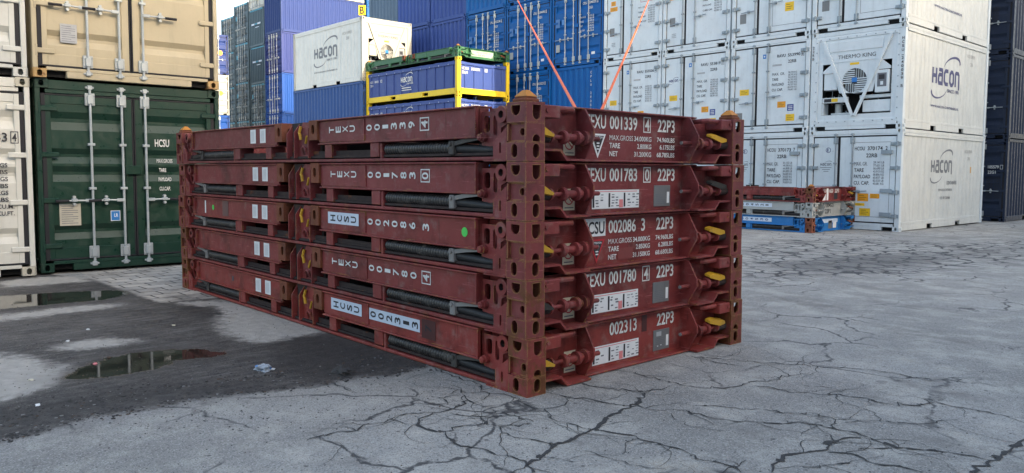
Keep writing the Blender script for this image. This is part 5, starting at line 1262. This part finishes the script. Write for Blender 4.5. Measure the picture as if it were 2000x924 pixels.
# litter
def lump(name, loc, s, seed, mats, label, cat, flatn=.5, sub=3, group=None, rough=.35):
    rr = random.Random(seed); bm = bmesh.new(); bmesh.ops.create_icosphere(bm, subdivisions=sub, radius=1)
    from mathutils import noise as mn
    for v in bm.verts:
        n = mn.noise(v.co*1.7+Vector((seed*3.1, 0, 0)))+.6*mn.noise(v.co*4.3+Vector((0, seed*2.7, 0)))
        v.co *= 1+rough*n; v.co.x *= s[0]; v.co.y *= s[1]; v.co.z = max(-.25, v.co.z)*s[2]
    me = bpy.data.meshes.new(name); bm.to_mesh(me); bm.free()
    for m in mats: me.materials.append(MATS[m])
    if len(mats) > 1:
        for p in me.polygons: p.material_index = 1 if mn.noise(p.center*18) > .08 else 0
    o = bpy.data.objects.new(name, me); COL.objects.link(o); o.location = (loc[0], loc[1], gz(*loc)+s[2]*.22); return tag(o, label, cat, group)
lump('crumpled_rag', gnd(515, 722), (.080, .050, .030), 2, ['rag_white', 'rag_blue'], 'crumpled blue and white rag lying on the wet dirt', 'rag', rough=.6)
lump('asphalt_chunk', gnd(668, 729), (.09, .06, .035), 5, ['chunk'], 'dark broken asphalt chunk at the edge of the dirt', 'chunk', rough=.55)
for k, (u, v, lab, mt) in enumerate(((533, 722, 'tiny white scrap right beside the blue rag', 'label_white'), (132, 667, 'white wrapper scrap on the pale patch by the puddle', 'label_white'), (172, 644, 'small white scrap on the dark dirt before the first puddle', 'label_white'), (186, 711, 'pinkish butt at the left end of the nearer puddle', 'label_pink'),
        (74, 792, 'white curled scrap on the dirt at lower left', 'label_white'), (339, 636, 'pale crumb on the dirt above the nearer puddle', 'label_cream'), (60, 743, 'brown crumb on the pale patch at lower left', 'label_cream'), (213, 699, 'brownish scrap on the rim of the nearer puddle', 'grit_brown'))):
    lump('litter_scrap', gnd(u, v), (.022, .014, .009), 20+k, [mt], lab, 'litter', sub=2, group='litter scraps', rough=.6)
# loose grit along the dirt: nobody could count it
mb = MB(); rr = random.Random(11)
edge = [(0, 862), (60, 850), (180, 816), (290, 800), (420, 774), (520, 764), (600, 757), (700, 739), (770, 733), (850, 712)]
def chip(x, y, s):
    z = gz(x, y); a = rr.uniform(0, 6.28); v = []
    for q, hh in ((1, -.002), (.75, s*rr.uniform(.25, .5))):
        for k in range(5): v.append((x+q*s*math.cos(a+k*1.2566)*rr.uniform(.5, 1.1), y+q*s*math.sin(a+k*1.2566)*rr.uniform(.5, 1.1), z+hh*rr.uniform(.6, 1)))
    mb.add(v, [(k, (k+1) % 5, 5+(k+1) % 5, 5+k) for k in range(5)]+[(5, 6, 7, 8, 9)], rr.choice((0, 0, 0, 0, 0, 0, 0, 0, 0, 1, 2)))
for k in range(4200):
    i_ = rr.randrange(len(edge)-1); t = rr.random(); p = (edge[i_][0]*(1-t)+edge[i_+1][0]*t, edge[i_][1]*(1-t)+edge[i_+1][1]*t-abs(rr.gauss(0, 18))-3+rr.gauss(0, 5))
    x, y = gnd(*p); chip(x, y, rr.choice((.003, .004, .005, .007, .010, .013))*rr.uniform(.7, 1.3))
for k in range(900):
    x, y = gnd(rr.uniform(-20, 860), rr.uniform(590, 840)); chip(x, y, rr.uniform(.004, .009))
for k in range(700):
    x, y = gnd(rr.uniform(0, 2000), rr.uniform(560, 924)); chip(x, y, rr.uniform(.003, .007))
tag(mb.build('loose_grit', ['chunk', 'plate_grey', 'grit_brown'], smooth=False), 'dark loose grit scattered along the edge of the wet dirt', 'grit', kind='stuff')
# remove the building prototypes
for p in [PROTO_RACK, PH]+list(PR.values()):
    for o in list(p.children_recursive)+[p]: bpy.data.objects.remove(o)
